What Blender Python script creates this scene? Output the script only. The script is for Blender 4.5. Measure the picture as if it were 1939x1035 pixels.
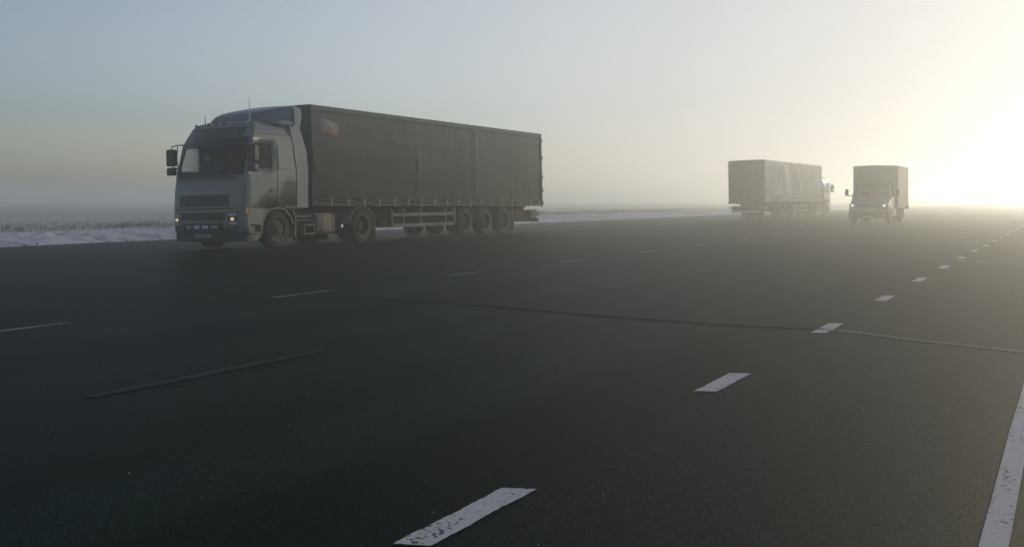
import bpy, bmesh, math, random
from mathutils import Vector, Matrix, noise
R = math.radians
random.seed(7)
for o in list(bpy.data.objects): bpy.data.objects.remove(o)
scn = bpy.context.scene

# ------------------------------------------------------------------ camera, sky, sun, exposure
EYE = 1.27
ROAD = R(31.65)          # direction of the road, clockwise from the view axis
SUN_AZ, SUN_EL = R(43.0), R(9.0)
cam_d = bpy.data.cameras.new('camera'); cam = bpy.data.objects.new('camera', cam_d)
scn.collection.objects.link(cam)
cam.location = (0, 0, EYE); cam.rotation_euler = (R(90), 0, 0)
cam_d.sensor_width = 36; cam_d.lens = 32.03; cam_d.shift_y = -140.5 / 1939
cam_d.clip_start = 0.05; cam_d.clip_end = 9000
scn.camera = cam

world = bpy.data.worlds.new('World'); scn.world = world; world.use_nodes = True
wn = world.node_tree.nodes; wl = world.node_tree.links
bg = wn['Background']
sky = wn.new('ShaderNodeTexSky'); sky.sky_type = 'NISHITA'; sky.sun_disc = False
sky.sun_elevation = SUN_EL; sky.sun_rotation = SUN_AZ
sky.air_density = 1.2; sky.dust_density = 0.6; sky.ozone_density = 4.4; sky.altitude = 100
hs = wn.new('ShaderNodeHueSaturation'); hs.inputs['Saturation'].default_value = 0.40
wl.new(sky.outputs[0], hs.inputs['Color'])
# hazy winter sky: the bright part around the sun rolls off into even pale cream
gm = wn.new('ShaderNodeGamma'); gm.inputs['Gamma'].default_value = 3.0; wl.new(hs.outputs[0], gm.inputs['Color'])
ad = wn.new('ShaderNodeVectorMath'); ad.operation = 'ADD'; ad.inputs[1].default_value = (17.0, 19.0, 17.5); wl.new(gm.outputs[0], ad.inputs[0])
dv = wn.new('ShaderNodeVectorMath'); dv.operation = 'DIVIDE'; wl.new(gm.outputs[0], dv.inputs[0]); wl.new(ad.outputs[0], dv.inputs[1])
sc_ = wn.new('ShaderNodeVectorMath'); sc_.operation = 'MULTIPLY'; sc_.inputs[1].default_value = (14.0, 13.4, 12.7); wl.new(dv.outputs[0], sc_.inputs[0])
wl.new(sc_.outputs[0], bg.inputs[0])
bg.inputs[1].default_value = 0.15

sun_d = bpy.data.lights.new('sun', 'SUN'); sun = bpy.data.objects.new('sun', sun_d)
scn.collection.objects.link(sun)
sun_d.energy = 5.0; sun_d.angle = R(1.0); sun_d.color = (1.0, 0.86, 0.64)
sd = Vector((math.sin(SUN_AZ) * math.cos(SUN_EL), math.cos(SUN_AZ) * math.cos(SUN_EL), math.sin(SUN_EL)))
sun.rotation_euler = sd.to_track_quat('Z', 'Y').to_euler()
sun.location = (60, 90, 30)

vs = scn.view_settings
vs.view_transform = 'Standard'; vs.look = 'None'; vs.gamma = 1.0; vs.exposure = -1.24
vs.use_curve_mapping = False
scn.render.engine = 'CYCLES'
cy = scn.cycles
cy.max_bounces = 8; cy.volume_bounces = 3; cy.transparent_max_bounces = 12
cy.use_denoising = True
cy.sample_clamp_indirect = 4.0
HAZE_DENSITY = 0.0071; HAZE_G = 0.755; HAZE_TOP = 5.2

# ------------------------------------------------------------------ materials
def principled(name, col, rough=0.6, metal=0.0, spec=0.5, emit=None, emit_s=0.0, coat=0.0):
    m = bpy.data.materials.new(name); m.use_nodes = True
    b = m.node_tree.nodes['Principled BSDF']
    b.inputs['Base Color'].default_value = (*col, 1); b.inputs['Roughness'].default_value = rough
    b.inputs['Metallic'].default_value = metal; b.inputs['Specular IOR Level'].default_value = spec
    b.inputs['Coat Weight'].default_value = coat
    if emit:
        b.inputs['Emission Color'].default_value = (*emit, 1); b.inputs['Emission Strength'].default_value = emit_s
    return m
class NT:
    def __init__(s, m): s.m = m; s.t = m.node_tree; s.b = s.t.nodes['Principled BSDF']
    def n(s, typ, **kw):
        nd = s.t.nodes.new(typ)
        for k, v in kw.items():
            if k in nd.inputs: nd.inputs[k].default_value = v
            else: setattr(nd, k, v)
        return nd
    def l(s, a, b): s.t.links.new(a, b)
    def coord(s, scale=(1, 1, 1), loc=(0, 0, 0), kind='Object'):
        tc = s.n('ShaderNodeTexCoord'); mp = s.n('ShaderNodeMapping')
        mp.inputs['Scale'].default_value = scale; mp.inputs['Location'].default_value = loc
        s.l(tc.outputs[kind], mp.inputs[0]); return mp.outputs[0]
    def noise(s, vec, scale, detail=4, rough=0.55):
        nd = s.n('ShaderNodeTexNoise'); nd.inputs['Scale'].default_value = scale
        nd.inputs['Detail'].default_value = detail; nd.inputs['Roughness'].default_value = rough
        s.l(vec, nd.inputs['Vector']); return nd.outputs['Fac']
    def ramp(s, fac, stops):
        nd = s.n('ShaderNodeValToRGB'); e = nd.color_ramp.elements
        while len(e) > 1: e.remove(e[0])
        for i, (p, c) in enumerate(stops):
            el = e[0] if i == 0 else e.new(p)
            el.position = p; el.color = (*c, 1) if len(c) == 3 else c
        s.l(fac, nd.inputs[0]); return nd.outputs[0]
    def mix(s, fac, a, b, mode='MIX'):
        nd = s.n('ShaderNodeMix'); nd.data_type = 'RGBA'; nd.blend_type = mode
        for sock, v in ((nd.inputs[0], fac), (nd.inputs[6], a), (nd.inputs[7], b)):
            if isinstance(v, bpy.types.NodeSocket): s.l(v, sock)
            elif isinstance(v, (int, float)): sock.default_value = v
            else: sock.default_value = (*v, 1)
        return nd.outputs[2]
    def math(s, op, a, b=None, clamp=False):
        nd = s.n('ShaderNodeMath'); nd.operation = op; nd.use_clamp = clamp
        for i, v in enumerate((a, b)):
            if v is None: continue
            if isinstance(v, bpy.types.NodeSocket): s.l(v, nd.inputs[i])
            else: nd.inputs[i].default_value = v
        return nd.outputs[0]
    def sep(s, vec):
        nd = s.n('ShaderNodeSeparateXYZ'); s.l(vec, nd.inputs[0]); return nd.outputs
    def smooth(s, v, a, b):
        nd = s.n('ShaderNodeMapRange'); nd.interpolation_type = 'SMOOTHSTEP'
        nd.inputs[1].default_value = a; nd.inputs[2].default_value = b
        s.l(v, nd.inputs[0]); return nd.outputs[0]
    def bump(s, h, strength=0.3, dist=0.01):
        nd = s.n('ShaderNodeBump'); nd.inputs['Strength'].default_value = strength
        nd.inputs['Distance'].default_value = dist
        s.l(h, nd.inputs['Height']); s.l(nd.outputs[0], s.b.inputs['Normal'])
    def col(s, c): s.l(c, s.b.inputs['Base Color'])
    def rough(s, r): s.l(r, s.b.inputs['Roughness'])

def asphalt(name, base, tint, streak=0.5, lanes=False):
    m = principled(name, base, 0.6, spec=0.030); t = NT(m)
    v = t.coord()
    stretched = t.coord(scale=(1.0, 0.05, 1.0))
    fine = t.noise(v, 190, 3, 0.7)
    grain = t.noise(v, 55, 3, 0.6)
    streaks = t.noise(stretched, 2.6, 5, 0.6)
    broad = t.noise(v, 0.35, 4, 0.6)
    c = t.mix(t.smooth(streaks, 0.32, 0.68), [x * (1 - 0.45 * streak) for x in base], [x * (1 + 0.50 * streak) for x in base])
    c = t.mix(t.math('MULTIPLY', t.smooth(broad, 0.45, 0.75), 0.55), c, tint)
    if lanes:
        x = t.sep(v)[0]
        wob = t.math('ADD', x, t.math('MULTIPLY', t.math('SUBTRACT', t.noise(t.coord(scale=(1, 0.12, 1)), 0.9, 3), 0.5), 0.5))
        # dark grime beside the dashed line, paler polished wheel tracks
        def band(cx, w):
            d = t.math('ABSOLUTE', t.math('SUBTRACT', wob, cx)); return t.math('SUBTRACT', 1.0, t.smooth(d, w * 0.35, w))
        c = t.mix(t.math('MULTIPLY', band(-2.55, 0.75), 0.7), c, [q * 0.4 for q in base])
        c = t.mix(t.math('MULTIPLY', band(-6.9, 0.55), 0.6), c, [q * 0.35 for q in base])
        for cx, k in ((-3.4, .6), (-4.7, .45), (-6.1, .5), (-7.9, .55), (-1.1, .35)):
            c = t.mix(t.math('MULTIPLY', band(cx, 0.55), k), c, [q * 2.0 for q in base])
    vo = t.n('ShaderNodeTexVoronoi'); vo.inputs['Scale'].default_value = 110; t.l(v, vo.inputs['Vector'])
    stone = t.sep(vo.outputs['Color'])[0]
    c = t.mix(1.0, c, t.ramp(stone, [(0.0, (0.3, 0.3, 0.3)), (0.55, (0.85, 0.85, 0.85)), (0.85, (1.6, 1.6, 1.6)), (1.0, (3.4, 3.4, 3.2))]), 'MULTIPLY')
    spk = t.smooth(fine, 0.60, 0.78)
    c = t.mix(t.math('MULTIPLY', spk, 0.5), c, (0.034, 0.056, 0.046))
    c = t.mix(t.math('MULTIPLY', t.smooth(grain, 0.62, 0.40), 0.5), c, [x * 0.45 for x in base])
    t.col(c)
    t.rough(t.math('ADD', 0.42, t.math('MULTIPLY', grain, 0.26)))
    t.bump(t.math('ADD', fine, grain), 0.55, 0.006)
    return m
M = {}
M['asphalt'] = asphalt('worn_asphalt', (0.0055, 0.0160, 0.0120), (0.0085, 0.0200, 0.0145), 0.6, True)
M['apron'] = asphalt('dusty_asphalt', (0.0055, 0.0120, 0.0075), (0.0110, 0.0170, 0.0100), 1.0)
def paint_mat(name, wear, col):
    m = principled(name, col, 0.6, spec=0.035); t = NT(m); v = t.coord()
    a = t.noise(v, 48, 5, 0.7); b = t.noise(v, 120, 2, 0.6); c3 = t.noise(t.coord(scale=(1, 0.2, 1)), 7, 4, 0.6)
    chips = t.smooth(t.math('ADD', t.math('MULTIPLY', a, 0.6), t.math('MULTIPLY', c3, 0.4)), 0.5 + wear, 0.56 + wear)
    c = t.mix(t.math('MULTIPLY', t.smooth(b, 0.45, 0.7), 0.45), col, [q * 0.55 for q in col])
    t.col(t.mix(chips, c, (0.06, 0.058, 0.055)))
    t.bump(b, 0.4, 0.004)
    return m
M['line'] = paint_mat('road_paint', 0.04, (0.66, 0.66, 0.65))
M['line_worn'] = paint_mat('worn_road_paint', -0.03, (0.024, 0.038, 0.034))
M['line_thin'] = paint_mat('thin_road_paint', 0.0, (0.26, 0.28, 0.28))
M['crack'] = principled('open_crack', (0.004, 0.004, 0.004), 0.9, spec=0.1)
M['crack_lip'] = principled('pale_crack_lip', (0.36, 0.33, 0.28), 0.75)

def field_mat():
    m = principled('frosty_stubble', (0.3, 0.28, 0.25), 0.9, spec=0.2); t = NT(m)
    v = t.coord(); st = t.coord(scale=(1, 0.06, 1))
    rows = t.noise(st, 0.55, 5, 0.65); fine = t.noise(v, 3.0, 5, 0.7); big = t.noise(t.coord(scale=(1, 0.25, 1)), 0.035, 4)
    c = t.ramp(rows, [(0.30, (0.14, 0.125, 0.105)), (0.5, (0.32, 0.295, 0.265)), (0.66, (0.66, 0.66, 0.66))])
    c = t.mix(t.math('MULTIPLY', t.smooth(fine, 0.4, 0.7), 0.4), c, (0.58, 0.55, 0.51))
    c = t.mix(t.math('MULTIPLY', t.smooth(big, 0.45, 0.65), 0.5), c, (0.70, 0.70, 0.71))
    t.col(c); t.bump(rows, 0.6, 0.15); return m
M['field'] = field_mat()
def snow_mat():
    m = principled('old_snow', (0.8, 0.81, 0.84), 0.6, spec=0.3); t = NT(m); v = t.coord()
    d = t.noise(v, 1.6, 5, 0.65); g = t.noise(v, 40, 3)
    z = t.sep(v)[0]
    rot = t.n('ShaderNodeMapping'); rot.inputs['Rotation'].default_value = (0, 0, R(38)); rot.inputs['Scale'].default_value = (0.35, 2.2, 1); t.l(v, rot.inputs[0])
    stx = t.noise(rot.outputs[0], 0.9, 5, 0.65)
    c = t.mix(t.smooth(stx, 0.42, 0.62), (0.66, 0.68, 0.72), (0.34, 0.36, 0.40))
    c = t.mix(t.smooth(d, 0.60, 0.74), c, (0.26, 0.245, 0.22))
    t.col(c); t.bump(t.math('ADD', t.math('MULTIPLY', d, 2.0), g), 0.5, 0.05)
    m.node_tree.nodes['Principled BSDF'].inputs['Subsurface Weight'].default_value = 0.0
    return m
M['snow'] = snow_mat()
def blade_mat(name, a, b):
    m = principled(name, a, 0.85, spec=0.2); t = NT(m)
    t.col(t.mix(t.smooth(t.noise(t.coord(), 0.9, 3), 0.35, 0.65), a, b)); return m
M['grass'] = blade_mat('frosted_dead_grass', (0.13, 0.13, 0.095), (0.26, 0.245, 0.21))
M['stubble'] = blade_mat('pale_stubble', (0.36, 0.33, 0.27), (0.55, 0.53, 0.50))
M['verge'] = blade_mat('dark_verge_soil', (0.04, 0.036, 0.028), (0.075, 0.068, 0.055))
M['grit'] = principled('glinting_grit', (0.40, 0.37, 0.32), 0.4, spec=0.4)
M['clod'] = blade_mat('dirty_clod', (0.05, 0.045, 0.038), (0.16, 0.15, 0.14))

def cab_paint(name, base, dirt, pts, rough=0.35):
    """vehicle paint with road spray: pts = (x, z, radius) centres of the spray in the vehicle's own frame"""
    m = principled(name, base, rough, spec=0.28, coat=0.04); t = NT(m); v = t.coord(); xyz = t.sep(v)
    n1 = t.noise(v, 3.2, 5, 0.6); n2 = t.noise(v, 0.9, 3, 0.5); n3 = t.noise(t.coord(scale=(2, 2, 0.35)), 9, 4, 0.6)
    mask = None
    for (px, pz, r) in pts:
        dx = t.math('SUBTRACT', xyz[0], px); dz = t.math('SUBTRACT', xyz[2], pz)
        d = t.math('SQRT', t.math('ADD', t.math('MULTIPLY', dx, dx), t.math('MULTIPLY', dz, dz)))
        d = t.math('ADD', d, t.math('MULTIPLY', t.math('SUBTRACT', n1, 0.5), 0.9 * r))
        k = t.math('SUBTRACT', 1.0, t.smooth(d, 0.35 * r, 1.1 * r))
        mask = k if mask is None else t.math('MAXIMUM', mask, k)
    film = t.math('MULTIPLY', t.smooth(t.math('ADD', t.math('MULTIPLY', n2, 0.5), t.math('MULTIPLY', n3, 0.5)), 0.35, 0.75), 0.32)
    c = t.mix(film, base, [b * 0.62 + d * 0.3 for b, d in zip(base, dirt)])
    if mask is not None:
        c = t.mix(t.math('MULTIPLY', mask, 0.92), c, dirt)
        t.rough(t.math('ADD', rough, t.math('MULTIPLY', mask, 0.45), True))
    t.col(c); return m
DIRT = (0.075, 0.062, 0.036)
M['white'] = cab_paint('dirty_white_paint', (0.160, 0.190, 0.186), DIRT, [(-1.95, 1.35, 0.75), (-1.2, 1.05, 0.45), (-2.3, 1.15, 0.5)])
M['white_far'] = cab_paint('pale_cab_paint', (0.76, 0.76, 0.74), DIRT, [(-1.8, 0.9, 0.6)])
M['deflector'] = cab_paint('bluish_grey_paint', (0.115, 0.155, 0.175), DIRT, [], 0.3)
M['van_paint'] = cab_paint('blue_grey_van_paint', (0.17, 0.19, 0.22), DIRT, [(-1.5, 0.5, 0.6)])
M['door_seam'] = principled('panel_gap', (0.03, 0.032, 0.033), 0.8)
M['black'] = principled('black_plastic', (0.008, 0.011, 0.011), 0.55)
M['visor'] = principled('smoked_visor', (0.008, 0.013, 0.013), 0.25)
M['sign_panel'] = principled('dark_roof_sign', (0.030, 0.040, 0.042), 0.3)
M['sign_text'] = principled('faded_sign_lettering', (0.085, 0.105, 0.105), 0.5)
M['chassis'] = blade_mat('dusty_black_steel', (0.010, 0.011, 0.009), (0.026, 0.025, 0.019))
M['rubber'] = blade_mat('dusty_rubber', (0.016, 0.017, 0.014), (0.042, 0.038, 0.028))
M['rim'] = blade_mat('dusty_steel_rim', (0.10, 0.092, 0.075), (0.20, 0.175, 0.13))
M['rim_dark'] = principled('dark_rim_bowl', (0.03, 0.028, 0.025), 0.8)
M['dust_panel'] = blade_mat('mud_sprayed_panel', (0.17, 0.14, 0.09), (0.26, 0.22, 0.15))
M['fender'] = blade_mat('dusty_grey_fender', (0.12, 0.11, 0.09), (0.20, 0.18, 0.14))
M['chrome'] = principled('dull_steel', (0.45, 0.45, 0.44), 0.35, 0.8)
M['amber'] = principled('amber_lens', (0.55, 0.12, 0.02), 0.25)
M['red_lens'] = principled('red_lens', (0.30, 0.02, 0.015), 0.3)
M['lens'] = principled('clear_lens', (0.32, 0.36, 0.38), 0.12)
M['lamp_warm'] = principled('lit_headlamp', (0.9, 0.8, 0.6), 0.2, emit=(1.0, 0.66, 0.30), emit_s=1.5)
M['lamp_cold'] = principled('lit_spot_lamp', (0.4, 0.45, 0.6), 0.2, emit=(0.42, 0.50, 0.90), emit_s=0.07)
M['lamp_van'] = principled('lit_van_headlamp', (0.9, 0.9, 0.85), 0.2, emit=(1.0, 0.92, 0.74), emit_s=2.4)
M['plate'] = principled('number_plate', (0.36, 0.40, 0.40), 0.5)
M['plate_mark'] = principled('worn_plate_characters', (0.10, 0.11, 0.11), 0.6)
M['interior'] = principled('dark_cab_lining', (0.010, 0.012, 0.013), 0.85)
M['seat'] = principled('dark_seat_cloth', (0.008, 0.009, 0.010), 0.9)
M['mirror'] = principled('mirror_glass', (0.6, 0.62, 0.64), 0.05, 1.0)
M['jacket'] = principled('dark_jacket', (0.018, 0.021, 0.026), 0.9)
M['skin'] = principled('skin', (0.42, 0.25, 0.18), 0.6)
M['hair'] = principled('dark_hair', (0.02, 0.016, 0.013), 0.7)
M['cyan'] = principled('cyan_packet', (0.03, 0.24, 0.30), 0.6)
M['steel_grey'] = blade_mat('grey_rail', (0.17, 0.17, 0.155), (0.26, 0.25, 0.22))
M['flag_white'] = principled('faded_flag_white', (0.14, 0.145, 0.14), 0.7)
M['flag_red'] = principled('faded_flag_red', (0.150, 0.060, 0.035), 0.7)
M['flag_blue'] = principled('faded_flag_blue', (0.045, 0.065, 0.100), 0.7)
def glass(name, tint, gloss=0.45):
    m = bpy.data.materials.new(name); m.use_nodes = True; t = m.node_tree
    for n in list(t.nodes): t.nodes.remove(n)
    out = t.nodes.new('ShaderNodeOutputMaterial'); mx = t.nodes.new('ShaderNodeMixShader')
    tr = t.nodes.new('ShaderNodeBsdfTransparent'); gl = t.nodes.new('ShaderNodeBsdfGlossy'); fr = t.nodes.new('ShaderNodeFresnel')
    tr.inputs[0].default_value = (*tint, 1); gl.inputs[0].default_value = (gloss, gloss, gloss, 1); gl.inputs['Roughness'].default_value = 0.02
    fr.inputs[0].default_value = 1.45
    t.links.new(fr.outputs[0], mx.inputs[0]); t.links.new(tr.outputs[0], mx.inputs[1]); t.links.new(gl.outputs[0], mx.inputs[2])
    t.links.new(mx.outputs[0], out.inputs[0]); return m
M['glass'] = glass('tinted_glass', (0.80, 0.86, 0.86))
M['glass_van'] = glass('van_glass', (0.75, 0.78, 0.78))
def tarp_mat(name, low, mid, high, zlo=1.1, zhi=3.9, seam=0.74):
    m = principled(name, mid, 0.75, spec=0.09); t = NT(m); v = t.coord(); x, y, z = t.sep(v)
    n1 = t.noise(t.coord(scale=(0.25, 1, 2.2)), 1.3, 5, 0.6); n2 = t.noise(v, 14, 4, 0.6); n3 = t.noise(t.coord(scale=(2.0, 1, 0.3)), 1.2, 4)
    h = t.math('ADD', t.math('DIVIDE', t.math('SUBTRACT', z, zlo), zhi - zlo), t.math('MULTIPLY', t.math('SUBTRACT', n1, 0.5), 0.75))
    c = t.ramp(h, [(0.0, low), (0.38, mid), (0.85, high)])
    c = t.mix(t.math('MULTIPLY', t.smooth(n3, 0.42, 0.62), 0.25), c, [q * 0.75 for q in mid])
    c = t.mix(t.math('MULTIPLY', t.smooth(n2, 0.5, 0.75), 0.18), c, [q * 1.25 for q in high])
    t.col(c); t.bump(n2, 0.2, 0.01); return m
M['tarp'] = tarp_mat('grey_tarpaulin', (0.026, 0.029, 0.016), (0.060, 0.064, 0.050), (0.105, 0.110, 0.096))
M['tarp_rail'] = tarp_mat('grey_roof_rail', (0.075, 0.08, 0.066), (0.10, 0.105, 0.09), (0.135, 0.14, 0.125))
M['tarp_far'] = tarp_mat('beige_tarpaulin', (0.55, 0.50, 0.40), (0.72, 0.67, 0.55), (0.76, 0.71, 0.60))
M['rear_far'] = tarp_mat('dark_rear_doors', (0.05, 0.045, 0.038), (0.065, 0.06, 0.05), (0.09, 0.085, 0.07))
M['front_wall'] = tarp_mat('bluish_front_wall', (0.035, 0.046, 0.052), (0.055, 0.07, 0.078), (0.062, 0.075, 0.08))
M['board_far'] = blade_mat('pale_side_board', (0.40, 0.38, 0.32), (0.48, 0.46, 0.40))
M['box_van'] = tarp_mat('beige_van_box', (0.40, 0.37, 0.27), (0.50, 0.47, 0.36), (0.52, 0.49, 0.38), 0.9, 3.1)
M['box_front'] = tarp_mat('grey_van_box_front', (0.15, 0.15, 0.14), (0.20, 0.20, 0.18), (0.22, 0.22, 0.20), 0.9, 3.1)
M['strap'] = principled('pale_webbing', (0.30, 0.30, 0.27), 0.8)
M['hem'] = tarp_mat('curtain_hem', (0.055, 0.056, 0.045), (0.08, 0.082, 0.068), (0.10, 0.10, 0.09), 1.0, 1.6)

# ------------------------------------------------------------------ mesh helpers
COL = scn.collection
def link(o, parent=None):
    COL.objects.link(o)
    if parent is not None: o.parent = parent
    return o
def tag(o, label=None, cat=None, group=None, kind=None):
    if label: o['label'] = label
    if cat: o['category'] = cat
    if group: o['group'] = group
    if kind: o['kind'] = kind
    return o
def empty(name, loc=(0, 0, 0), rot=(0, 0, 0)):
    o = bpy.data.objects.new(name, None); o.location = loc; o.rotation_euler = rot; o.empty_display_size = 0.3
    return link(o)
def interp(tab, x):
    if x <= tab[0][0]: return tab[0][1]
    for (a, fa), (b, fb) in zip(tab, tab[1:]):
        if x <= b: return fa + (fb - fa) * (x - a) / (b - a)
    return tab[-1][1]
class MB:
    def __init__(s): s.v = []; s.f = []
    def add(s, vs_, fs): k = len(s.v); s.v += [tuple(p) for p in vs_]; s.f += [tuple(i + k for i in q) for q in fs]; return s
    def box(s, x0, x1, y0, y1, z0, z1):
        x0, x1 = sorted((x0, x1)); y0, y1 = sorted((y0, y1)); z0, z1 = sorted((z0, z1))
        return s.add([(x0, y0, z0), (x1, y0, z0), (x1, y1, z0), (x0, y1, z0), (x0, y0, z1), (x1, y0, z1), (x1, y1, z1), (x0, y1, z1)],
                     [(0, 3, 2, 1), (4, 5, 6, 7), (0, 1, 5, 4), (1, 2, 6, 5), (2, 3, 7, 6), (3, 0, 4, 7)])
    def prism(s, poly, axis, a, b):
        """poly of 2-D points extruded along axis from a to b ('x': (y,z), 'y': (x,z), 'z': (x,y))"""
        def p3(p, t): return {'x': (t, p[0], p[1]), 'y': (p[0], t, p[1]), 'z': (p[0], p[1], t)}[axis]
        n = len(poly)
        fs = [tuple(range(n))[::-1], tuple(range(n, 2 * n))] + [(i, (i + 1) % n, n + (i + 1) % n, n + i) for i in range(n)]
        return s.add([p3(p, a) for p in poly] + [p3(p, b) for p in poly], fs)
    def tube(s, pts, r, n=8, cap=True):
        pts = [Vector(p) for p in pts]; rings = []
        for i, p in enumerate(pts):
            d = (pts[min(i + 1, len(pts) - 1)] - pts[max(i - 1, 0)]).normalized()
            up = Vector((0, 0, 1)) if abs(d.z) < 0.9 else Vector((1, 0, 0))
            a = d.cross(up).normalized(); b = a.cross(d)
            rr = r[i] if isinstance(r, (list, tuple)) else r
            rings.append([p + (a * math.cos(2 * math.pi * k / n) + b * math.sin(2 * math.pi * k / n)) * rr for k in range(n)])
        fs = []
        for i in range(len(pts) - 1):
            for k in range(n): fs.append((i * n + k, i * n + (k + 1) % n, (i + 1) * n + (k + 1) % n, (i + 1) * n + k))
        if cap: fs += [tuple(range(n)), tuple(range((len(pts) - 1) * n, len(pts) * n))[::-1]]
        return s.add([q for r_ in rings for q in r_], fs)
    def lathe(s, prof, n=32, c=(0, 0, 0), a0=0.0, a1=2 * math.pi):
        """profile (r, y) turned about the y axis"""
        full = abs(a1 - a0 - 2 * math.pi) < 1e-6; m = n if full else n + 1
        vs_ = []
        for r, y in prof:
            for k in range(m):
                t = a0 + (a1 - a0) * k / n; vs_.append((c[0] + r * math.cos(t), c[1] + y, c[2] + r * math.sin(t)))
        fs = []
        for i in range(len(prof) - 1):
            for k in range(n):
                k2 = (k + 1) % m; fs.append((i * m + k, i * m + k2, (i + 1) * m + k2, (i + 1) * m + k))
        return s.add(vs_, fs)
    def grid(s, fn, nu, nv, skip=None):
        k = len(s.v)
        for j in range(nv + 1):
            for i in range(nu + 1): s.v.append(tuple(fn(i / nu, j / nv)))
        for j in range(nv):
            for i in range(nu):
                if skip and skip(i, j): continue
                a = k + j * (nu + 1) + i; s.f.append((a, a + 1, a + nu + 2, a + nu + 1))
        return s
    def mesh(s, name, mat, smooth=38):
        me = bpy.data.meshes.new(name); me.from_pydata(s.v, [], s.f)
        bm = bmesh.new(); bm.from_mesh(me); bmesh.ops.recalc_face_normals(bm, faces=bm.faces); bm.to_mesh(me); bm.free()
        if mat: me.materials.append(M[mat] if isinstance(mat, str) else mat)
        me.polygons.foreach_set('use_smooth', [True] * len(me.polygons)); me.set_sharp_from_angle(angle=R(smooth)); me.update()
        return me
    def build(s, name, mat, parent=None, bevel=0.0, smooth=38, solid=0.0, seg=2):
        o = bpy.data.objects.new(name, s.mesh(name, mat, smooth)); link(o, parent)
        if solid:
            md = o.modifiers.new('solid', 'SOLIDIFY'); md.thickness = solid; md.offset = -1
        if bevel:
            md = o.modifiers.new('bevel', 'BEVEL'); md.width = bevel; md.segments = seg; md.limit_method = 'ANGLE'; md.angle_limit = R(35)
        return o
def rrect(x0, x1, y0, y1, r, n=4):
    pts = []
    for cx, cy_, a in ((x1 - r, y1 - r, 0), (x0 + r, y1 - r, 90), (x0 + r, y0 + r, 180), (x1 - r, y0 + r, 270)):
        for k in range(n + 1):
            t = R(a + 90 * k / n); pts.append((cx + r * math.cos(t), cy_ + r * math.sin(t)))
    return pts
def P(lat, lon, z=0.0):
    c, s = math.cos(ROAD), math.sin(ROAD); return Vector((lat * c + lon * s, -lat * s + lon * c, z))
def road_obj(o): o.rotation_euler = (0, 0, -ROAD); return o     # local x = across the road, y = along it

# ------------------------------------------------------------------ ground, road, lay-by
LEAN = 0.024
def apron_z(lat): return -LEAN * max(0.0, -16.5 - lat)
b = MB()
xs = [-3000, -1200, -500, -200, -120, -80, -60, -50, -47, -44, -41, -38, -35.2, -31.8, -20, -9.5, 1.2, 3, 8, 30, 200, 1200, 3000]
def field_z(lat):
    return interp([(-3000, -0.35), (-70, -0.35), (-47, -0.16), (-41, -0.08), (-38, -0.14), (-35.2, -0.34), (-31.8, -0.42), (-20, -0.34), (-9.5, -0.2), (1.2, -0.2), (3, -0.28), (8, -0.4), (3000, -0.4)], lat)
ys = [-3000, -800, -200, -60, -20, 0, 20, 40, 60, 90, 140, 220, 400, 900, 3000]
for j, y in enumerate(ys):
    for x in xs: b.v.append((x, y, field_z(x)))
n = len(xs)
for j in range(len(ys) - 1):
    for i in range(n - 1): b.f.append((j * n + i, j * n + i + 1, (j + 1) * n + i + 1, (j + 1) * n + i))
ground = tag(road_obj(b.build('ground', 'field', smooth=60)), kind='structure')

b = MB(); lon0, lon1 = -60, 2600
b.prism([(-8.95, -0.35), (0.9, -0.35), (0.9, -0.01), (0.6, 0.0), (-8.95, 0.0)], 'y', lon0, lon1)
road = tag(road_obj(b.build('road', 'asphalt')), kind='structure')
def ragged(lat, k): return lat + 0.25 * noise.noise((k * 0.31, lat, 2.0)) + 0.08 * noise.noise((k * 1.7, lat, 5.0))
b = MB()
lons = [lon0 + k * 1.5 for k in range(120)] + [130, 150, 180, 220, 280, 360, 480, 650, 900, 1400, 2600]
cols = [-32.2, -30.8, -28.0, -24.5, -20.5, -18, -16.5, -13, -10.5, -8.953]
for y in lons:
    for i, x in enumerate(cols):
        xx = ragged(x, y) if i == 0 else x
        b.v.append((xx, y, (-0.44 if i == 0 else apron_z(x) + (0.012 * noise.noise((x * 0.7, y * 0.4, 1.0)) if 0 < i < len(cols) - 1 and x < -21 else 0) - (0.004 if i == len(cols) - 1 else 0))))
n = len(cols)
for j in range(len(lons) - 1):
    for i in range(n - 1): b.f.append((j * n + i, j * n + i + 1, (j + 1) * n + i + 1, (j + 1) * n + i))
layby = tag(road_obj(b.build('lay_by', 'apron', smooth=60)), kind='structure')

# painted markings: every dash is its own worn strip on the road
def dash(name, mat, lat, w, a, c, z=0.004, rag=0.008, step=0.03):
    m = MB(); k = max(3, min(90, int((c - a) / step)))
    for i in range(k + 1):
        y = a + (c - a) * i / k
        for sx in (-1, 1):
            e = rag * (noise.noise((y * 9, lat * 3 + sx * 7, 0.3)) + 0.8 * noise.noise((y * 37, lat + sx * 3, 1.3)))
            end = 0.03 * sx * (1 if i in (0, k) else 0)
            m.v.append((lat + sx * w / 2 + e, y + end, z))
        if i: q = 2 * i; m.f.append((q - 2, q - 1, q + 1, q))
    return m.build(name, mat, road)
k = 0; y = -0.1
while y < 110:
    dash('edge_dash', 'line', -2.06 + random.uniform(-.01, .01), 0.135, y - 0.39 + random.uniform(-.05, .05), y + 0.39 + random.uniform(-.05, .06)); y += 3.14
y = 1.2
while y < 110:
    dash('lay_by_dash', 'line_thin', -8.80 + random.uniform(-.01, .01), 0.095, y - 0.47 + random.uniform(-.06, .06), y + 0.47 + random.uniform(-.06, .06)); y += 3.86
for a, c in ((-0.6, 2.9), (3.55, 5.71)):
    dash('centre_dash', 'line_worn', -5.37, 0.10, a, c, rag=0.02)
dash('edge_line', 'line', -0.25, 0.095, -6, 60, step=0.9, rag=0.008)

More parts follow.
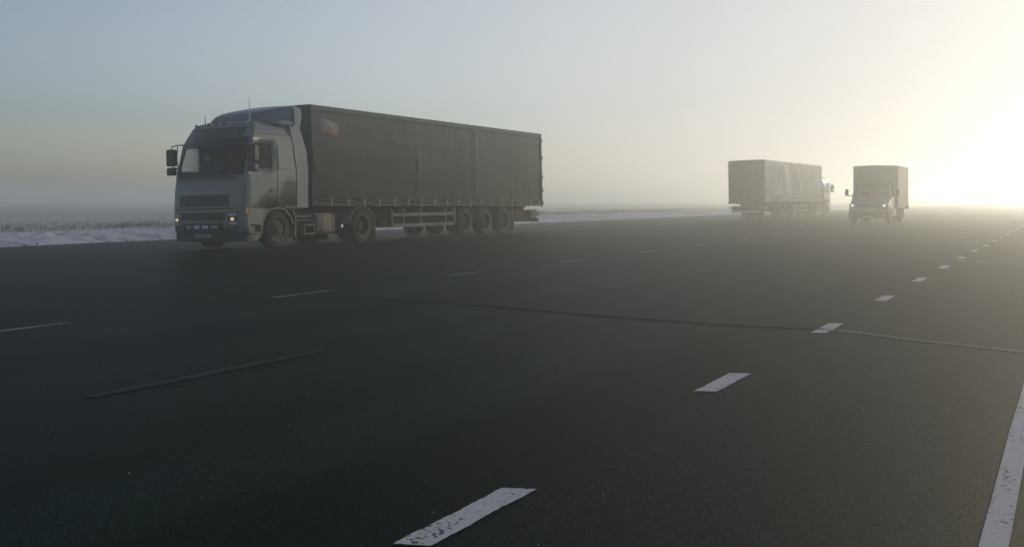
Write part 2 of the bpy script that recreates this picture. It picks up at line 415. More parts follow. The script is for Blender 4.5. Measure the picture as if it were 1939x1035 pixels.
# cracks across the road: a dark open joint, with pale lips that paint sunlight on the groove edges
def pix(x, y, z=0.0):          # a point of the ground plane seen in the photograph, in road coordinates
    s = (y - 377) / (EYE - z); X, Y = (x - 969.5) / s, 1725 / s
    c, sn = math.cos(ROAD), math.sin(ROAD); return (X * c - Y * sn, X * sn + Y * c)
def ribbon(name, mat, pts, w, z, off=0.0, jit=0.012, step=0.09):
    m = MB(); pts = [Vector(p) for p in pts]; fine = []
    for p, q in zip(pts, pts[1:]):
        nseg = max(1, int((q - p).length / step))
        for i in range(nseg): fine.append(p.lerp(q, i / nseg))
    fine.append(pts[-1])
    for i, p in enumerate(fine):
        d = (fine[min(i + 1, len(fine) - 1)] - fine[max(i - 1, 0)]).normalized(); nrm = Vector((-d.y, d.x))
        j = jit * (noise.noise((p.x * 6, p.y * 6, 0.1)) + 0.6 * noise.noise((p.x * 21, p.y * 21, 0.7)))
        ww = w * (1 + 0.45 * noise.noise((p.x * 12, p.y * 12, 3.1))) / 2
        for sg in (-1, 1):
            r = p + nrm * (off + j + sg * ww); m.v.append((r.x, r.y, z))
        if i: q = 2 * i; m.f.append((q - 2, q - 1, q + 1, q))
    return m.build(name, mat, road)
ck = [pix(*p) for p in ((560, 557), (640, 563), (760, 569), (870, 575), (960, 583), (1080, 594), (1180, 601), (1300, 610), (1410, 617), (1500, 621), (1560, 624), (1640, 632), (1720, 643), (1830, 655), (1939, 667), (2100, 684))]
ribbon('road_crack', 'crack', ck[1:11], 0.07, 0.0080)
ribbon('road_crack', 'crack', ck[10:], 0.012, 0.0080)
ribbon('crack_lip', 'crack_lip', ck[9:], 0.032, 0.0060, off=0.024)
ribbon('crack_lip', 'crack_lip', ck[10:], 0.022, 0.0062, off=-0.020)
ck2 = [pix(*p) for p in ((1735, 490), (1780, 492), (1820, 494), (1870, 497), (1950, 501))]
ribbon('road_crack', 'crack_lip', ck2, 0.05, 0.0064)
ck3 = [pix(*p) for p in ((1660, 484), (1740, 491))]
ribbon('road_crack', 'crack', ck3, 0.03, 0.0070)
ck4 = [pix(*p) for p in ((1830, 456), (1880, 459), (1960, 461))]
ribbon('road_crack', 'crack_lip', ck4, 0.06, 0.0064)

# grit and ice crumbs that glint in the low sun
b = MB()
for i in range(460):
    if i < 280: lat, lon = random.uniform(-2.2, 0.7), 2.2 + 16 * random.random() ** 1.5
    else: lat, lon = random.uniform(-15, -2.2), 2.4 + 26 * random.random() ** 1.4
    s = random.choice((.0015, .002, .002, .003, .0036)) * random.uniform(.7, 1.3)
    q = Matrix.Rotation(random.random() * 6.28, 3, Vector((random.gauss(0, 1), random.gauss(0, 1), random.gauss(0, 1))).normalized())
    pts = [q @ Vector(p) * s for p in ((1, 0, 0), (-1, .2, 0), (0, 1, .1), (.1, -1, 0), (0, 0, .8), (0, .1, -.8))]
    b.add([(lat + p.x, lon + p.y, 0.002 + s * .5 + p.z) for p in pts], [(0, 2, 4), (2, 1, 4), (1, 3, 4), (3, 0, 4), (2, 0, 5), (1, 2, 5), (3, 1, 5), (0, 3, 5)])
tag(road_obj(b.build('grit', 'grit', smooth=5)), 'glinting grit and ice crumbs scattered over the asphalt', 'grit', kind='stuff')

# wind-carved snow along the far edge of the lay-by
def snow_h(lat, lon):
    t = (-lat - 31.9) / 6.5
    edge = max(0.0, min(1.0, t * 5)) * max(0.0, min(1.0, (1 - t) * 3.2))
    base = 0.07 + 0.14 * max(0.0, min(1.0, t * 1.5))
    q = lon * 1.1 + lat * 0.9
    ridg = abs(noise.noise((q * 0.55, lat * 0.22, 0.4))) * 0.22 + 0.10 * noise.noise((q * 1.5, lat * 0.5, 2.2)) + 0.05 * noise.noise((q * 3.9, lat * 1.1, 3.2))
    fade = 0.55 + 0.45 * noise.noise((lon * 0.045, 7.7, 0.0))
    return (base * .8 + ridg * 0.8) * edge * max(0.25, min(1, fade + 0.35)) - 0.03
b = MB()
def sn(u, v):
    lon = -14 + 150 * v; lat = -31.7 - 7.0 * u + 0.5 * noise.noise((lon * 0.21, 4.4, 0)) * (1 - u)
    return (lat, lon, field_z(lat) + snow_h(lat, lon))
b.grid(sn, 44, 620)
tag(road_obj(b.build('snow_bank', 'snow', smooth=80)), 'low wind-carved bank of old snow along the far edge of the lay-by', 'snow', kind='stuff')

def blades(name, mat, label, cat, n, area, h, w, clump):
    m = MB()
    for i in range(n):
        lat, lon = area()
        if noise.noise((lat * 0.5, lon * 0.3, 9.0)) < clump: continue
        z = field_z(lat) - 0.02; hh = h * random.uniform(.3, 1.2) * max(.25, 0.7 + 0.9 * noise.noise((lat * .45, lon * .28, 1.0)))
        for j in range(3):
            a = random.random() * 6.28; t = Vector((math.cos(a), math.sin(a))) * hh * random.uniform(.15, .8); ww = w * random.uniform(.6, 1.3)
            x0, y0 = lat + random.uniform(-.08, .08), lon + random.uniform(-.08, .08); sx, sy = -math.sin(a) * ww, math.cos(a) * ww
            m.add([(x0 - sx, y0 - sy, z), (x0 + sx, y0 + sy, z), (x0 + t.x * .45 + sx * .6, y0 + t.y * .45 + sy * .6, z + hh * .7), (x0 + t.x * .45 - sx * .6, y0 + t.y * .45 - sy * .6, z + hh * .7), (x0 + t.x, y0 + t.y, z + hh * random.uniform(.75, 1))],
                  [(0, 1, 2, 3), (3, 2, 4)])
    return tag(road_obj(m.build(name, mat, smooth=180)), label, cat, kind='stuff')
blades('dead_grass', 'grass', 'band of frosted dead grass behind the snow bank', 'grass', 7500, lambda: (random.gauss(-41.3, 1.6), random.uniform(-14, 110)), 0.30, 0.016, -0.08)
blades('field_stubble', 'stubble', 'pale frosty stubble rows on the flat field', 'stubble', 22000, lambda: (-45 - 75 * random.random() ** 1.6, random.uniform(-20, 130)), 0.20, 0.014, -0.1)
b = MB()
for i in range(170):
    lon = random.uniform(0, 75); lat = -31.6 + random.gauss(0, .6) if i < 120 else random.uniform(-25, -12); s = random.uniform(.02, .07) * (1.0 if i < 120 else .55)
    z = apron_z(lat) if lat > -31.2 else -0.36
    for j in range(1):
        pts = [(math.cos(a) * s * random.uniform(.7, 1.3), math.sin(a) * s * random.uniform(.7, 1.3), 0) for a in (0, 1.05, 2.1, 3.14, 4.2, 5.2)]
        top = [(p[0] * .55, p[1] * .55, s * random.uniform(.5, .9)) for p in pts]
        b.add([(lat + p[0], lon + p[1], z + p[2] - .01) for p in pts + top], [(q, (q + 1) % 6, 6 + (q + 1) % 6, 6 + q) for q in range(6)] + [(6, 7, 8, 9, 10, 11)])
tag(road_obj(b.build('dirt_clods', 'clod', smooth=20)), 'small frozen clods of dirt strewn along the lay-by', 'dirt', kind='stuff')

# ------------------------------------------------------------------ wheels
def ring_profile():      # tyre section, radius from the axle and offset across the tyre
    return [(0.295, -0.13), (0.33, -0.15), (0.42, -0.155), (0.475, -0.145), (0.498, -0.12), (0.503, -0.06), (0.503, 0.06), (0.498, 0.12), (0.475, 0.145), (0.42, 0.155), (0.33, 0.15), (0.295, 0.13)]
TYRE = MB().lathe(ring_profile(), 40).mesh('tyre', 'rubber', 50)
def grooves():
    m = MB()
    for yy in (0.0,): m.lathe([(0.5045, yy - 0.006), (0.5045, yy + 0.006)], 40)
    return m.mesh('tread_groove', 'black')
GROOVE = grooves()
def rim_front():
    m = MB().lathe([(0.31, 0.155), (0.325, 0.165), (0.30, 0.14), (0.285, 0.08), (0.26, 0.085), (0.19, 0.145), (0.165, 0.155), (0.12, 0.165), (0.115, 0.21), (0.09, 0.235), (0.0, 0.24)], 36)
    return m.mesh('rim', 'rim', 30)
def rim_deep():
    m = MB().lathe([(0.31, 0.155), (0.325, 0.165), (0.298, 0.14), (0.285, 0.06), (0.25, -0.02), (0.16, -0.04), (0.15, 0.05), (0.13, 0.09), (0.0, 0.10)], 36)
    return m.mesh('rim', 'rim_dark', 30)
RIM = {'front': rim_front(), 'deep': rim_deep()}
FLANGE = MB().lathe([(0.297, 0.150), (0.318, 0.170), (0.338, 0.168), (0.345, 0.153)], 40).mesh('rim_flange', 'rim', 60)
def nuts(r, y):
    out = []
    for k in range(10):
        m = MB(); t = 2 * math.pi * k / 10; cx, cz = r * math.cos(t), r * math.sin(t)
        m.add([(cx + .014 * math.cos(a), y, cz + .014 * math.sin(a)) for a in [q * math.pi / 3 for q in range(6)]] + [(cx + .012 * math.cos(a), y + .035, cz + .012 * math.sin(a)) for a in [q * math.pi / 3 for q in range(6)]],
              [(q, (q + 1) % 6, 6 + (q + 1) % 6, 6 + q) for q in range(6)] + [(6, 7, 8, 9, 10, 11)])
        out.append(m.mesh('wheel_nut', 'rim', 30))
    return out
NUTS = {'front': nuts(0.165, 0.15), 'deep': nuts(0.165, -0.02)}
def wheel(root, x, y, kind='front', scale=1.0, dual=False):
    """one wheel (rim) with its tyre, flange and nuts; outer face towards the outside of the vehicle"""
    w = bpy.data.objects.new('wheel', RIM[kind]); link(w, root)
    w.location = (x, y, 0.503 * scale); w.scale = (scale, scale, scale)
    w.rotation_euler = (0, random.random() * 0 , 0 if y > 0 else math.pi)
    for nm, me in (('tyre', TYRE), ('rim_flange', FLANGE), ('tread_groove', GROOVE), *[('wheel_nut', q) for q in NUTS[kind]]):
        c = bpy.data.objects.new(nm, me); link(c, w)
    if dual:
        c = bpy.data.objects.new('inner_tyre', TYRE); link(c, w); c.location = (0, -0.34, 0)
    return w

# ------------------------------------------------------------------ tractor unit
XF = [(0.2, -0.10), (0.42, -0.05), (0.6, 0.0), (1.0, 0.0), (1.45, -0.03), (1.93, -0.12), (2.1, -0.17), (2.74, -0.40), (2.95, -0.47), (3.25, -0.60), (3.33, -0.72)]
HW = [(0.4, 1.235), (2.0, 1.245), (2.74, 1.215), (2.95, 1.19), (3.25, 1.10), (3.33, 0.98)]
def half_outline(z, off=0.0):
    xf = interp(XF, z) + off; w = interp(HW, z) + off; k = w / 1.24; pts = []
    for yy in (0, 0.28, 0.56, 0.80, 0.98): pts.append((xf - 0.13 * (yy / 1.0) ** 2, yy * k))
    p0 = Vector(pts[-1]); s1 = interp([(1.9, -0.40), (2.1, -0.42), (2.74, -0.56), (3.3, -0.85)], z); p2 = Vector((s1 + 0.03, w)); p1 = Vector((p0.x - 0.035, w * 0.998))
    for t in (0.25, 0.5, 0.75): pts.append(tuple(p0.lerp(p1, t).lerp(p1.lerp(p2, t), t)))
    pts.append(tuple(p2)); pts.append((s1, w))
    for x in (-0.9, -1.22, -1.39, -1.43, -1.7, -1.99, -2.15): pts.append((min(x, s1 - 0.01 * (1 + abs(x))), w))
    pts.append((-2.15, 0))
    return pts
def front_pt(y, z, off=0.0):
    o = half_outline(z, off); sg = 1 if y >= 0 else -1; a = abs(y)
    for p, q in zip(o, o[1:10]):
        if p[1] <= a <= q[1] + 1e-6: 
            t = (a - p[1]) / max(1e-6, q[1] - p[1]); return (p[0] + (q[0] - p[0]) * t, y, z)
    return (o[9][0], sg * o[9][1], z)
def front_patch(name, mat, parent, y0, y1, z0, z1, off=0.006, thick=0.02, nu=10, nv=4, slant=0.0, bevel=0.0):
    m = MB()
    for side_off in (off, off - thick):
        m.grid(lambda u, v: front_pt(y0 + (y1 - y0) * u + slant * (v - .5) * (1 if u > .5 else -1) * (1 if abs(u - .5) > .49 else 0), z0 + (z1 - z0) * v, side_off), nu, nv)
    k = (nu + 1) * (nv + 1)
    rim = [i for i in range(nu + 1)] + [(j * (nu + 1) + nu) for j in range(1, nv + 1)] + [nv * (nu + 1) + i for i in range(nu - 1, -1, -1)] + [j * (nu + 1) for j in range(nv - 1, 0, -1)]
    for a, c in zip(rim, rim[1:] + rim[:1]): m.f.append((a, c, c + k, a + k))
    return m.build(name, mat, parent, bevel=bevel)
def side_y(z, off=0.0): return interp(HW, z) + off
def text_obj(body, size, mat, parent, M4, name='lettering', extrude=0.004, spacing=1.0, shear=0.0):
    cu = bpy.data.curves.new(name, 'FONT'); cu.body = body; cu.size = size; cu.extrude = extrude
    cu.align_x = 'CENTER'; cu.align_y = 'CENTER'; cu.space_character = spacing; cu.shear = shear
    o = bpy.data.objects.new(name, cu); link(o); dg = bpy.context.evaluated_depsgraph_get()
    me = bpy.data.meshes.new_from_object(o.evaluated_get(dg)); bpy.data.objects.remove(o); me.materials.clear(); me.materials.append(M[mat])
    o = bpy.data.objects.new(name, me); link(o, parent); o.matrix_local = M4; return o

def tractor(root, paint, deflector=True, zscale=1.0, lamps=True, near=1):
    Z = [0.44, 0.66, 1.06, 1.5, 1.93, 2.1, 2.42, 2.74, 2.95, 3.12, 3.25, 3.33]
    m = MB(); rows = []
    for z in Z:
        o = half_outline(z); full = [(x, -y) for x, y in o[::-1]][:-1] + o; rows.append(full)
    nst = len(rows[0]); c0 = (nst - 1) // 2
    for r_, z in zip(rows, Z):
        for p in r_: m.v.append((p[0], p[1], z))
    for j in range(len(Z) - 1):
        for i in range(nst - 1):
            a = min(abs(i - c0), abs(i + 1 - c0))           # station index from the centre line
            zl = Z[j]
            if 1.93 <= zl < 2.74 and a <= 5: continue                       # windscreen
            if 2.1 <= zl < 2.74 and 9 <= a <= 10: continue                  # door windows
            if zl < 1.06 and a >= 9: continue                               # lower side: built below with the wheel arch
            m.f.append((j * nst + i, j * nst + i + 1, (j + 1) * nst + i + 1, (j + 1) * nst + i))
    top = len(m.v) - nst
    # domed roof
    k = len(m.v); m.v += [(p[0] * 0.9 - 0.14, p[1] * 0.86, 3.37) for p in rows[-1]]
    for i in range(nst - 1): m.f.append((top + i, top + i + 1, k + i + 1, k + i))
    m.f.append(tuple(range(k, k + nst)))
    # cab floor and rear wall are closed by the shell; floor plate
    cab = m.build('cab', paint, root, smooth=40, solid=0.025)
    # lower side skirts with the wheel arch cut out
    for sg in (1, -1):
        ax, az, r = -1.39, 0.50, 0.585
        arc = [(ax + r * math.cos(R(t)), az + r * math.sin(R(t))) for t in range(12, 107, 8)]
        poly = [(-0.405, 1.058), (-0.405, 0.66), (-0.815, 0.62)] + arc + [(-1.62, 1.058)]
        MB().prism(poly, 'y', sg * 1.205, sg * 1.237).build('side_skirt', paint, cab)
        MB().prism([(-1.625, 1.13), (-1.625, 1.045), (-2.14, 1.03), (-2.14, 1.13)], 'y', sg * 1.20, sg * 1.2475).build('side_skirt', paint, cab, bevel=.006)
        # arch trim and liner
        m = MB(); 
        arcp = [(t, 0.585, 0.545) for t in range(5, 176, 9)]
        poly = [(ax + a * math.cos(R(t)), az + a * math.sin(R(t))) for t, a, b_ in arcp] + [(ax + b_ * math.cos(R(t)), az + b_ * math.sin(R(t))) for t, a, b_ in arcp[::-1]]
        m.prism(poly, 'y', sg * 0.90, sg * 1.242).build('wheel_arch', 'black', cab)
        # entry step under the door
        m = MB(); m.box(-0.42, -0.82, sg * 1.02, sg * 1.20, 0.30, 0.655); m.build('step_well', 'black', cab)
        m = MB(); m.box(-0.40, -0.83, sg * 1.19, sg * 1.25, 0.40, 0.44); m.box(-0.78, -0.83, sg * 1.19, sg * 1.25, 0.44, 0.64); m.build('entry_step', 'steel_grey', cab, bevel=.008)
        # flap behind the front wheel
        m = MB(); m.prism([(-1.93, 0.98), (-1.97, 1.03), (-2.06, 0.86), (-2.06, 0.26), (-2.02, 0.26), (-2.02, 0.84)], 'y', sg * 0.92, sg * 1.24); m.build('mud_flap', 'dust_panel', cab)
        # door: gaps, glass, seal, handle
        def strip(pts, name='door_gap', w=0.008, mat='door_seam'):
            mm = MB(); mm.tube([(x, sg * (side_y(z) + 0.001), z) for x, z in pts], w, 5); return mm.build(name, mat, cab)
        strip([(-1.39, 2.82), (-1.40, 2.1), (-1.40, 1.5), (-1.30, 1.13), (-1.10, 1.10)])
        strip([(-0.50, 2.82), (-1.39, 2.82)]); strip([(-0.44, 1.95), (-0.43, 1.5), (-0.42, 1.08)])
        strip([(-0.42, 1.10), (-0.75, 1.16), (-1.10, 1.10)])
        strip([(-1.43, 1.72), (-2.13, 1.74)]); strip([(-2.13, 1.74), (-2.14, 1.13)])
        strip([(-0.72, 3.02), (-1.95, 3.04)], w=0.006)
        strip([(-1.88, 3.25), (-2.02, 2.7), (-2.11, 2.0)], w=0.010)
        g = MB(); g.grid(lambda u, v: ((interp([(2.1, -0.42), (2.74, -0.56)], 2.1 + .64 * v) * (1 - u) - 1.22 * u), sg * (side_y(2.1 + .64 * v) - 0.012), 2.1 + .64 * v), 1, 3); g.build('door_window', 'glass', cab)
        strip([(-0.44, 2.10), (-0.56, 2.73), (-0.60, 2.75), (-1.18, 2.75), (-1.22, 2.71), (-1.22, 2.13), (-1.19, 2.09), (-0.46, 2.08), (-0.44, 2.10)], 'window_seal', 0.017, 'black')
        # blind sleeper window with rounded corners
        rr = rrect(-1.99, -1.44, 2.10, 2.74, 0.07)
        m = MB(); kk = len(rr); m.add([(x, sg * (side_y(z) + 0.010), z) for x, z in rr] + [(x, sg * (side_y(z) - 0.02), z) for x, z in rr], [tuple(range(kk))] + [(i, (i + 1) % kk, kk + (i + 1) % kk, kk + i) for i in range(kk)])
        m.build('sleeper_panel', paint, cab)
        strip([p for p in rr] + [rr[0]], 'panel_seal', 0.009)
        m = MB(); m.box(-1.12, -1.35, sg * 1.244, sg * 1.256, 1.46, 1.57); h = m.build('door_handle_recess', 'black', cab, bevel=.01)
        m = MB(); m.box(-1.15, -1.33, sg * 1.258, sg * 1.272, 1.53, 1.555); m.build('door_handle', 'black', cab, bevel=.005)
        # side fairing behind the cab
        if deflector:
            poly = [(-2.10, 1.06), (-2.52, 1.06), (-2.54, 2.0), (-2.52, 2.6), (-2.42, 3.10), (-2.30, 3.32), (-2.26, 3.36), (-1.95, 3.30), (-2.02, 2.8), (-2.11, 2.1)]
            m = MB(); kk = len(poly)
            m.add([(x, sg * (side_y(min(z, 3.25)) + 0.012 + (0.05 if z > 3.2 else 0)), z) for x, z in poly] + [(x, sg * (side_y(min(z, 3.25)) - 0.03), z) for x, z in poly], [tuple(range(kk)), tuple(range(kk, 2 * kk))[::-1]] + [(i, (i + 1) % kk, kk + (i + 1) % kk, kk + i) for i in range(kk)])
            m.build('side_fairing', 'deflector', cab)
            # rounded scoop at the roof corner
            m = MB()
            def sc(u, v):
                x = -1.32 - 0.74 * u; k_ = math.sin(min(1, u * 2.2) * math.pi / 2) ** .6; t = v * math.pi
                zc = 3.35 + 0.02 * u; return (x, sg * (1.00 + 0.19 * k_ * math.sin(t) ** .55), zc - 0.105 * k_ * math.cos(t))
            m.grid(sc, 10, 10); m.add([(-2.06, sg * 0.95, 3.26), (-2.06, sg * 1.18, 3.27), (-2.06, sg * 1.18, 3.46), (-2.06, sg * 0.95, 3.47)], [(0, 1, 2, 3)])
            m.build('roof_scoop', 'deflector', cab)
        # mirrors on their arms: a tall one above a small wide-angle one
        m = MB(); m.prism(rrect(sg * 1.30 if sg > 0 else -1.56, 1.56 if sg > 0 else -1.30, 2.24, 2.69, 0.05), 'x', -0.30, -0.43); mir = m.build('mirror', 'black', cab, bevel=.012)
        m = MB(); m.prism(rrect(sg * 1.31 if sg > 0 else -1.55, 1.55 if sg > 0 else -1.31, 1.99, 2.20, 0.05), 'x', -0.30, -0.42); m.build('wide_angle_mirror', 'black', cab, bevel=.012)
        for z0, z1 in ((2.27, 2.66), (2.02, 2.17)):
            m = MB(); m.box(-0.434, -0.437, sg * 1.33, sg * 1.53, z0, z1); m.build('mirror_glass', 'mirror', cab)
        m = MB()
        m.tube([(-0.62, sg * 1.19, 2.80), (-0.45, sg * 1.28, 2.81), (-0.37, sg * 1.42, 2.77), (-0.37, sg * 1.43, 2.68)], 0.016, 6)
        m.tube([(-0.47, sg * 1.22, 2.12), (-0.40, sg * 1.30, 2.18), (-0.37, sg * 1.40, 2.21)], 0.018, 6)
        m.tube([(-0.40, sg * 1.24, 2.80), (-0.38, sg * 1.25, 2.45), (-0.40, sg * 1.23, 2.10)], 0.012, 6)
        m.build('mirror_arm', 'black', cab)
        # indicator on the corner, corner marker on the roof
        m = MB(); m.prism(rrect(-0.36, -0.27, 0.92, 1.07, 0.02), 'y', sg * 1.20, sg * 1.245); m.build('side_indicator', 'amber', cab, bevel=.006)
        m = MB(); m.add(*_ball((-0.72, sg * 0.90, 3.315), 0.045, 8)); m.build('roof_marker_lamp', 'lens', cab)
        # headlamp cluster
        hl = front_patch('headlamp_housing', 'black', cab, sg * 0.84, sg * 1.10, 0.62, 0.99, 0.004, 0.03, 6, 4)
        front_patch('headlamp_lens', 'lens', hl, sg * 0.87, sg * 1.08, 0.86, 0.96, 0.010, 0.01, 5, 2)
        front_patch('headlamp_lens', 'lens', hl, sg * 0.87, sg * 1.08, 0.64, 0.73, 0.010, 0.01, 5, 2)
        px = front_pt(sg * 0.96, 0.80, 0.004)
        m = MB(); 
        dsc = [(px[0] + 0.022, sg * 0.96 + 0.048 * math.cos(2 * math.pi * q / 16), 0.795 + 0.04 * math.sin(2 * math.pi * q / 16)) for q in range(16)]
        dsb = [(px[0] - 0.03, p[1], p[2]) for p in dsc]
        m.add(dsc + dsb, [tuple(range(16))] + [(q, (q + 1) % 16, 16 + (q + 1) % 16, 16 + q) for q in range(16)])
        m.build('headlamp_bulb', 'lamp_warm' if lamps else 'lens', hl)
    # windscreen
    g = MB()
    def ws(u, v):
        z = 1.93 + 0.81 * v; o = half_outline(z, -0.012); half = o[6][1]; return front_pt((2 * u - 1) * half, z, -0.012)
    g.grid(ws, 16, 6); g.build('windscreen', 'glass', cab)
    front_patch('windscreen_cowl', 'black', cab, -0.97, 0.97, 1.83, 1.955, 0.006, 0.02, 14, 2)
    for sg in (1, -1):
        m = MB(); m.tube([front_pt(sg * y_, z_, 0.006) for y_, z_ in ((1.02, 1.95), (1.06, 2.3), (1.07, 2.72))], 0.02, 5); m.build('windscreen_seal', 'black', cab)
        m = MB(); y1 = 0.15 if sg > 0 else -0.85
        m.tube([front_pt(y1, 1.90, 0.03), front_pt(y1 + 0.02, 1.97, 0.035), front_pt(y1 + 0.62, 2.02, 0.03)], 0.011, 5); m.build('wiper', 'black', cab)
    # visor
    m = MB()
    for off, dz in ((0.0, 0.0), (-0.018, -0.01)):
        def vi(u, v):
            y = (2 * u - 1) * 1.08; x, yy, z = front_pt(y, 2.93, 0.0); t = v; fl = 0.21 * t ** 0.8 * (1 - 0.35 * abs(2 * u - 1) ** 4)
            return (x + 0.02 + fl + off, y * (1 + .04 * t), 2.93 - 0.25 * t ** 1.3 + dz)
        m.grid(vi, 16, 6)
    m.build('sun_visor', 'visor', cab, smooth=60)
    # roof sign panel with its lettering
    sp = front_patch('roof_sign', 'sign_panel', cab, -0.90, 0.90, 2.90, 3.17, 0.008, 0.03, 12, 3)
    front_patch('roof_sign_frame', 'black', sp, -0.92, 0.92, 3.17, 3.20, 0.012, 0.03, 12, 1)
    if deflector:
        xx = front_pt(0.3, 3.05, 0.03)[0]
        n = Vector((0.93, 0, 0.36)).normalized(); xa = Vector((0, 1, 0)); ya = n.cross(xa)
        M4 = Matrix(((xa.x, ya.x, n.x, xx + 0.008), (xa.y, ya.y, n.y, 0.10), (xa.z, ya.z, n.z, 3.045), (0, 0, 0, 1)))
        text_obj('GLOBETROTTER', 0.185, 'sign_text', sp, M4, spacing=1.02, shear=0.15)
    # grilles, slot, emblem, lower apertures
    g1 = front_patch('upper_grille', 'black', cab, -0.86, 0.86, 1.13, 1.42, 0.004, 0.02, 12, 2)
    front_patch('grille_frame', 'deflector', g1, -0.88, 0.88, 1.42, 1.445, 0.012, 0.03, 12, 1)
    front_patch('grille_frame', 'deflector', g1, -0.88, 0.88, 1.105, 1.13, 0.012, 0.03, 12, 1)
    for z in (1.19, 1.245, 1.30, 1.355): front_patch('grille_bar', 'visor', g1, -0.85, 0.85, z - 0.008, z + 0.008, 0.014, 0.01, 12, 1)
    if deflector:
        m = MB(); m.tube([front_pt(-0.42 + 0.92 * t, 1.15 + 0.25 * t, 0.020) for t in [q / 6 for q in range(7)]], 0.010, 6); m.build('diagonal_bar', 'rim', g1)
        m = MB(); c_ = front_pt(-0.58, 1.275, 0.020); m.tube([(c_[0], c_[1] + 0.075 * math.cos(t), c_[2] + 0.085 * math.sin(t)) for t in [2 * math.pi * q / 18 for q in range(19)]], 0.008, 5)
        m.tube([(c_[0], c_[1] - 0.02, c_[2] + 0.045), (c_[0], c_[1] - 0.02, c_[2] - 0.045)], 0.006, 5); m.tube([(c_[0], c_[1] - 0.02, c_[2] - 0.045), (c_[0], c_[1] + 0.035, c_[2] - 0.045)], 0.006, 5)
        m.build('emblem', 'rim', g1)
    front_patch('bonnet_gap', 'black', cab, -1.0, 0.98, 1.045, 1.085, 0.004, 0.02, 14, 1)
    front_patch('middle_grille', 'black', cab, -0.76, 0.76, 0.78, 0.97, 0.005, 0.02, 12, 2)
    for z in (0.83, 0.875, 0.92): front_patch('grille_bar', 'visor', cab, -0.75, 0.75, z - 0.006, z + 0.006, 0.014, 0.01, 12, 1)
    lg = front_patch('lower_grille', 'black', cab, -0.70, 0.70, 0.50, 0.69, 0.005, 0.02, 12, 2)
    for y_, mm in ((-0.46, 'lens'), (-0.15, 'lamp_cold'), (0.15, 'lamp_cold'), (0.44, 'lens')):
        front_patch('spot_lamp', mm if lamps else 'lens', lg, y_ - 0.10, y_ + 0.10, 0.555, 0.64, 0.016, 0.014, 4, 2)
    # dark lower bumper, plate
    m = MB(); o = half_outline(0.42, -0.01)[:9]; poly = [(x, -y) for x, y in o[::-1]][:-1] + o; poly += [(-0.75, o[-1][1] - .02), (-0.75, -o[-1][1] + .02)]
    m.prism(poly, 'z', 0.22, 0.437); bp = m.build('lower_bumper', 'black', cab, bevel=.02)
    pl = front_patch('number_plate', 'plate', bp, -0.26, 0.26, 0.30, 0.41, 0.012, 0.01, 4, 1)
    for y_ in (-0.19, -0.13, -0.06, 0.0, 0.05, 0.12, 0.18): front_patch('plate_mark', 'plate_mark', bp, y_ - 0.02, y_ + 0.02, 0.325, 0.385, 0.015, 0.004, 1, 1)
    # roof marker lamps, aerials
    for y_ in (-0.42, -0.14, 0.14):
        m = MB(); c_ = front_pt(y_, 3.27, 0.0); m.add(*_ball((c_[0] - .03, y_, 3.325), 0.05, 8)); m.build('roof_marker_lamp', 'fender', cab)
    if deflector:
        m = MB(); m.tube([(-0.85, -0.72, 3.34), (-0.86, -0.72, 3.62)], [0.014, 0.006], 5); m.build('aerial', 'black', cab)
        m = MB(); m.tube([(-0.80, 0.90, 3.33), (-0.80, 0.91, 3.7), (-0.77, 0.93, 4.02)], [0.016, 0.010, 0.006], 5); m.build('aerial', 'chrome', cab)
        # roof air deflector
        ST = [(-0.92, 3.37, 0.62), (-1.00, 3.50, 0.72), (-1.15, 3.60, 0.80), (-1.45, 3.71, 0.90), (-1.85, 3.81, 0.99), (-2.20, 3.89, 1.07), (-2.40, 3.91, 1.12)]
        def dsec(x, zt, w):
            r = min(0.22, (zt - 3.30) * .9); pts = [(w + .02, 3.30)]
            for q in range(6):
                t = R(90 * q / 5); pts.append((w - r + r * math.cos(t), zt - r + r * math.sin(t)))
            pts.append((w * .45, zt + 0.02)); pts.append((0, zt + 0.03)); full = pts + [(-y, z) for y, z in pts[::-1][1:]]; return [(x, y, z) for y, z in full]
        m = MB(); secs = [dsec(*s_) for s_ in ST]; nn = len(secs[0])
        for s_ in secs: m.v += s_
        for i in range(len(secs) - 1):
            for q in range(nn - 1): m.f.append((i * nn + q, i * nn + q + 1, (i + 1) * nn + q + 1, (i + 1) * nn + q))
        m.f.append(tuple(range(nn)))
        m.build('roof_deflector', 'deflector', cab, smooth=50, solid=0.03)
        for sg in (1, -1):
            m = MB(); m.prism([(-2.18, 3.30), (-2.40, 3.32), (-2.46, 3.62), (-2.40, 3.84), (-2.18, 3.80)], 'y', sg * 1.09, sg * 1.135); m.build('deflector_wing', 'deflector', cab)
        m = MB(); m.box(-2.42, -2.40, -1.0, 1.0, 3.32, 3.86); m.build('deflector_back', 'black', cab)
    # inside the cab: floor, lining, dashboard, wheel, seats, bunk curtain
    m = MB(); m.box(-0.30, -2.10, -1.19, 1.19, 1.02, 1.06); m.box(-2.09, -2.11, -1.05, 1.05, 1.06, 3.2); m.build('cab_lining', 'interior', cab)
    m = MB(); m.prism([(-0.30, 1.06), (-0.30, 1.78), (-0.42, 1.88), (-0.66, 1.84), (-0.74, 1.70), (-0.66, 1.4), (-0.6, 1.06)], 'y', -0.96, 0.96); m.build('dashboard', 'interior', cab)
    m = MB(); c_ = Vector((-0.86, 0.58, 1.88)); ax_ = Vector((0.55, 0, 0.83)); e1 = Vector((0, 1, 0)); e2 = ax_.cross(e1)
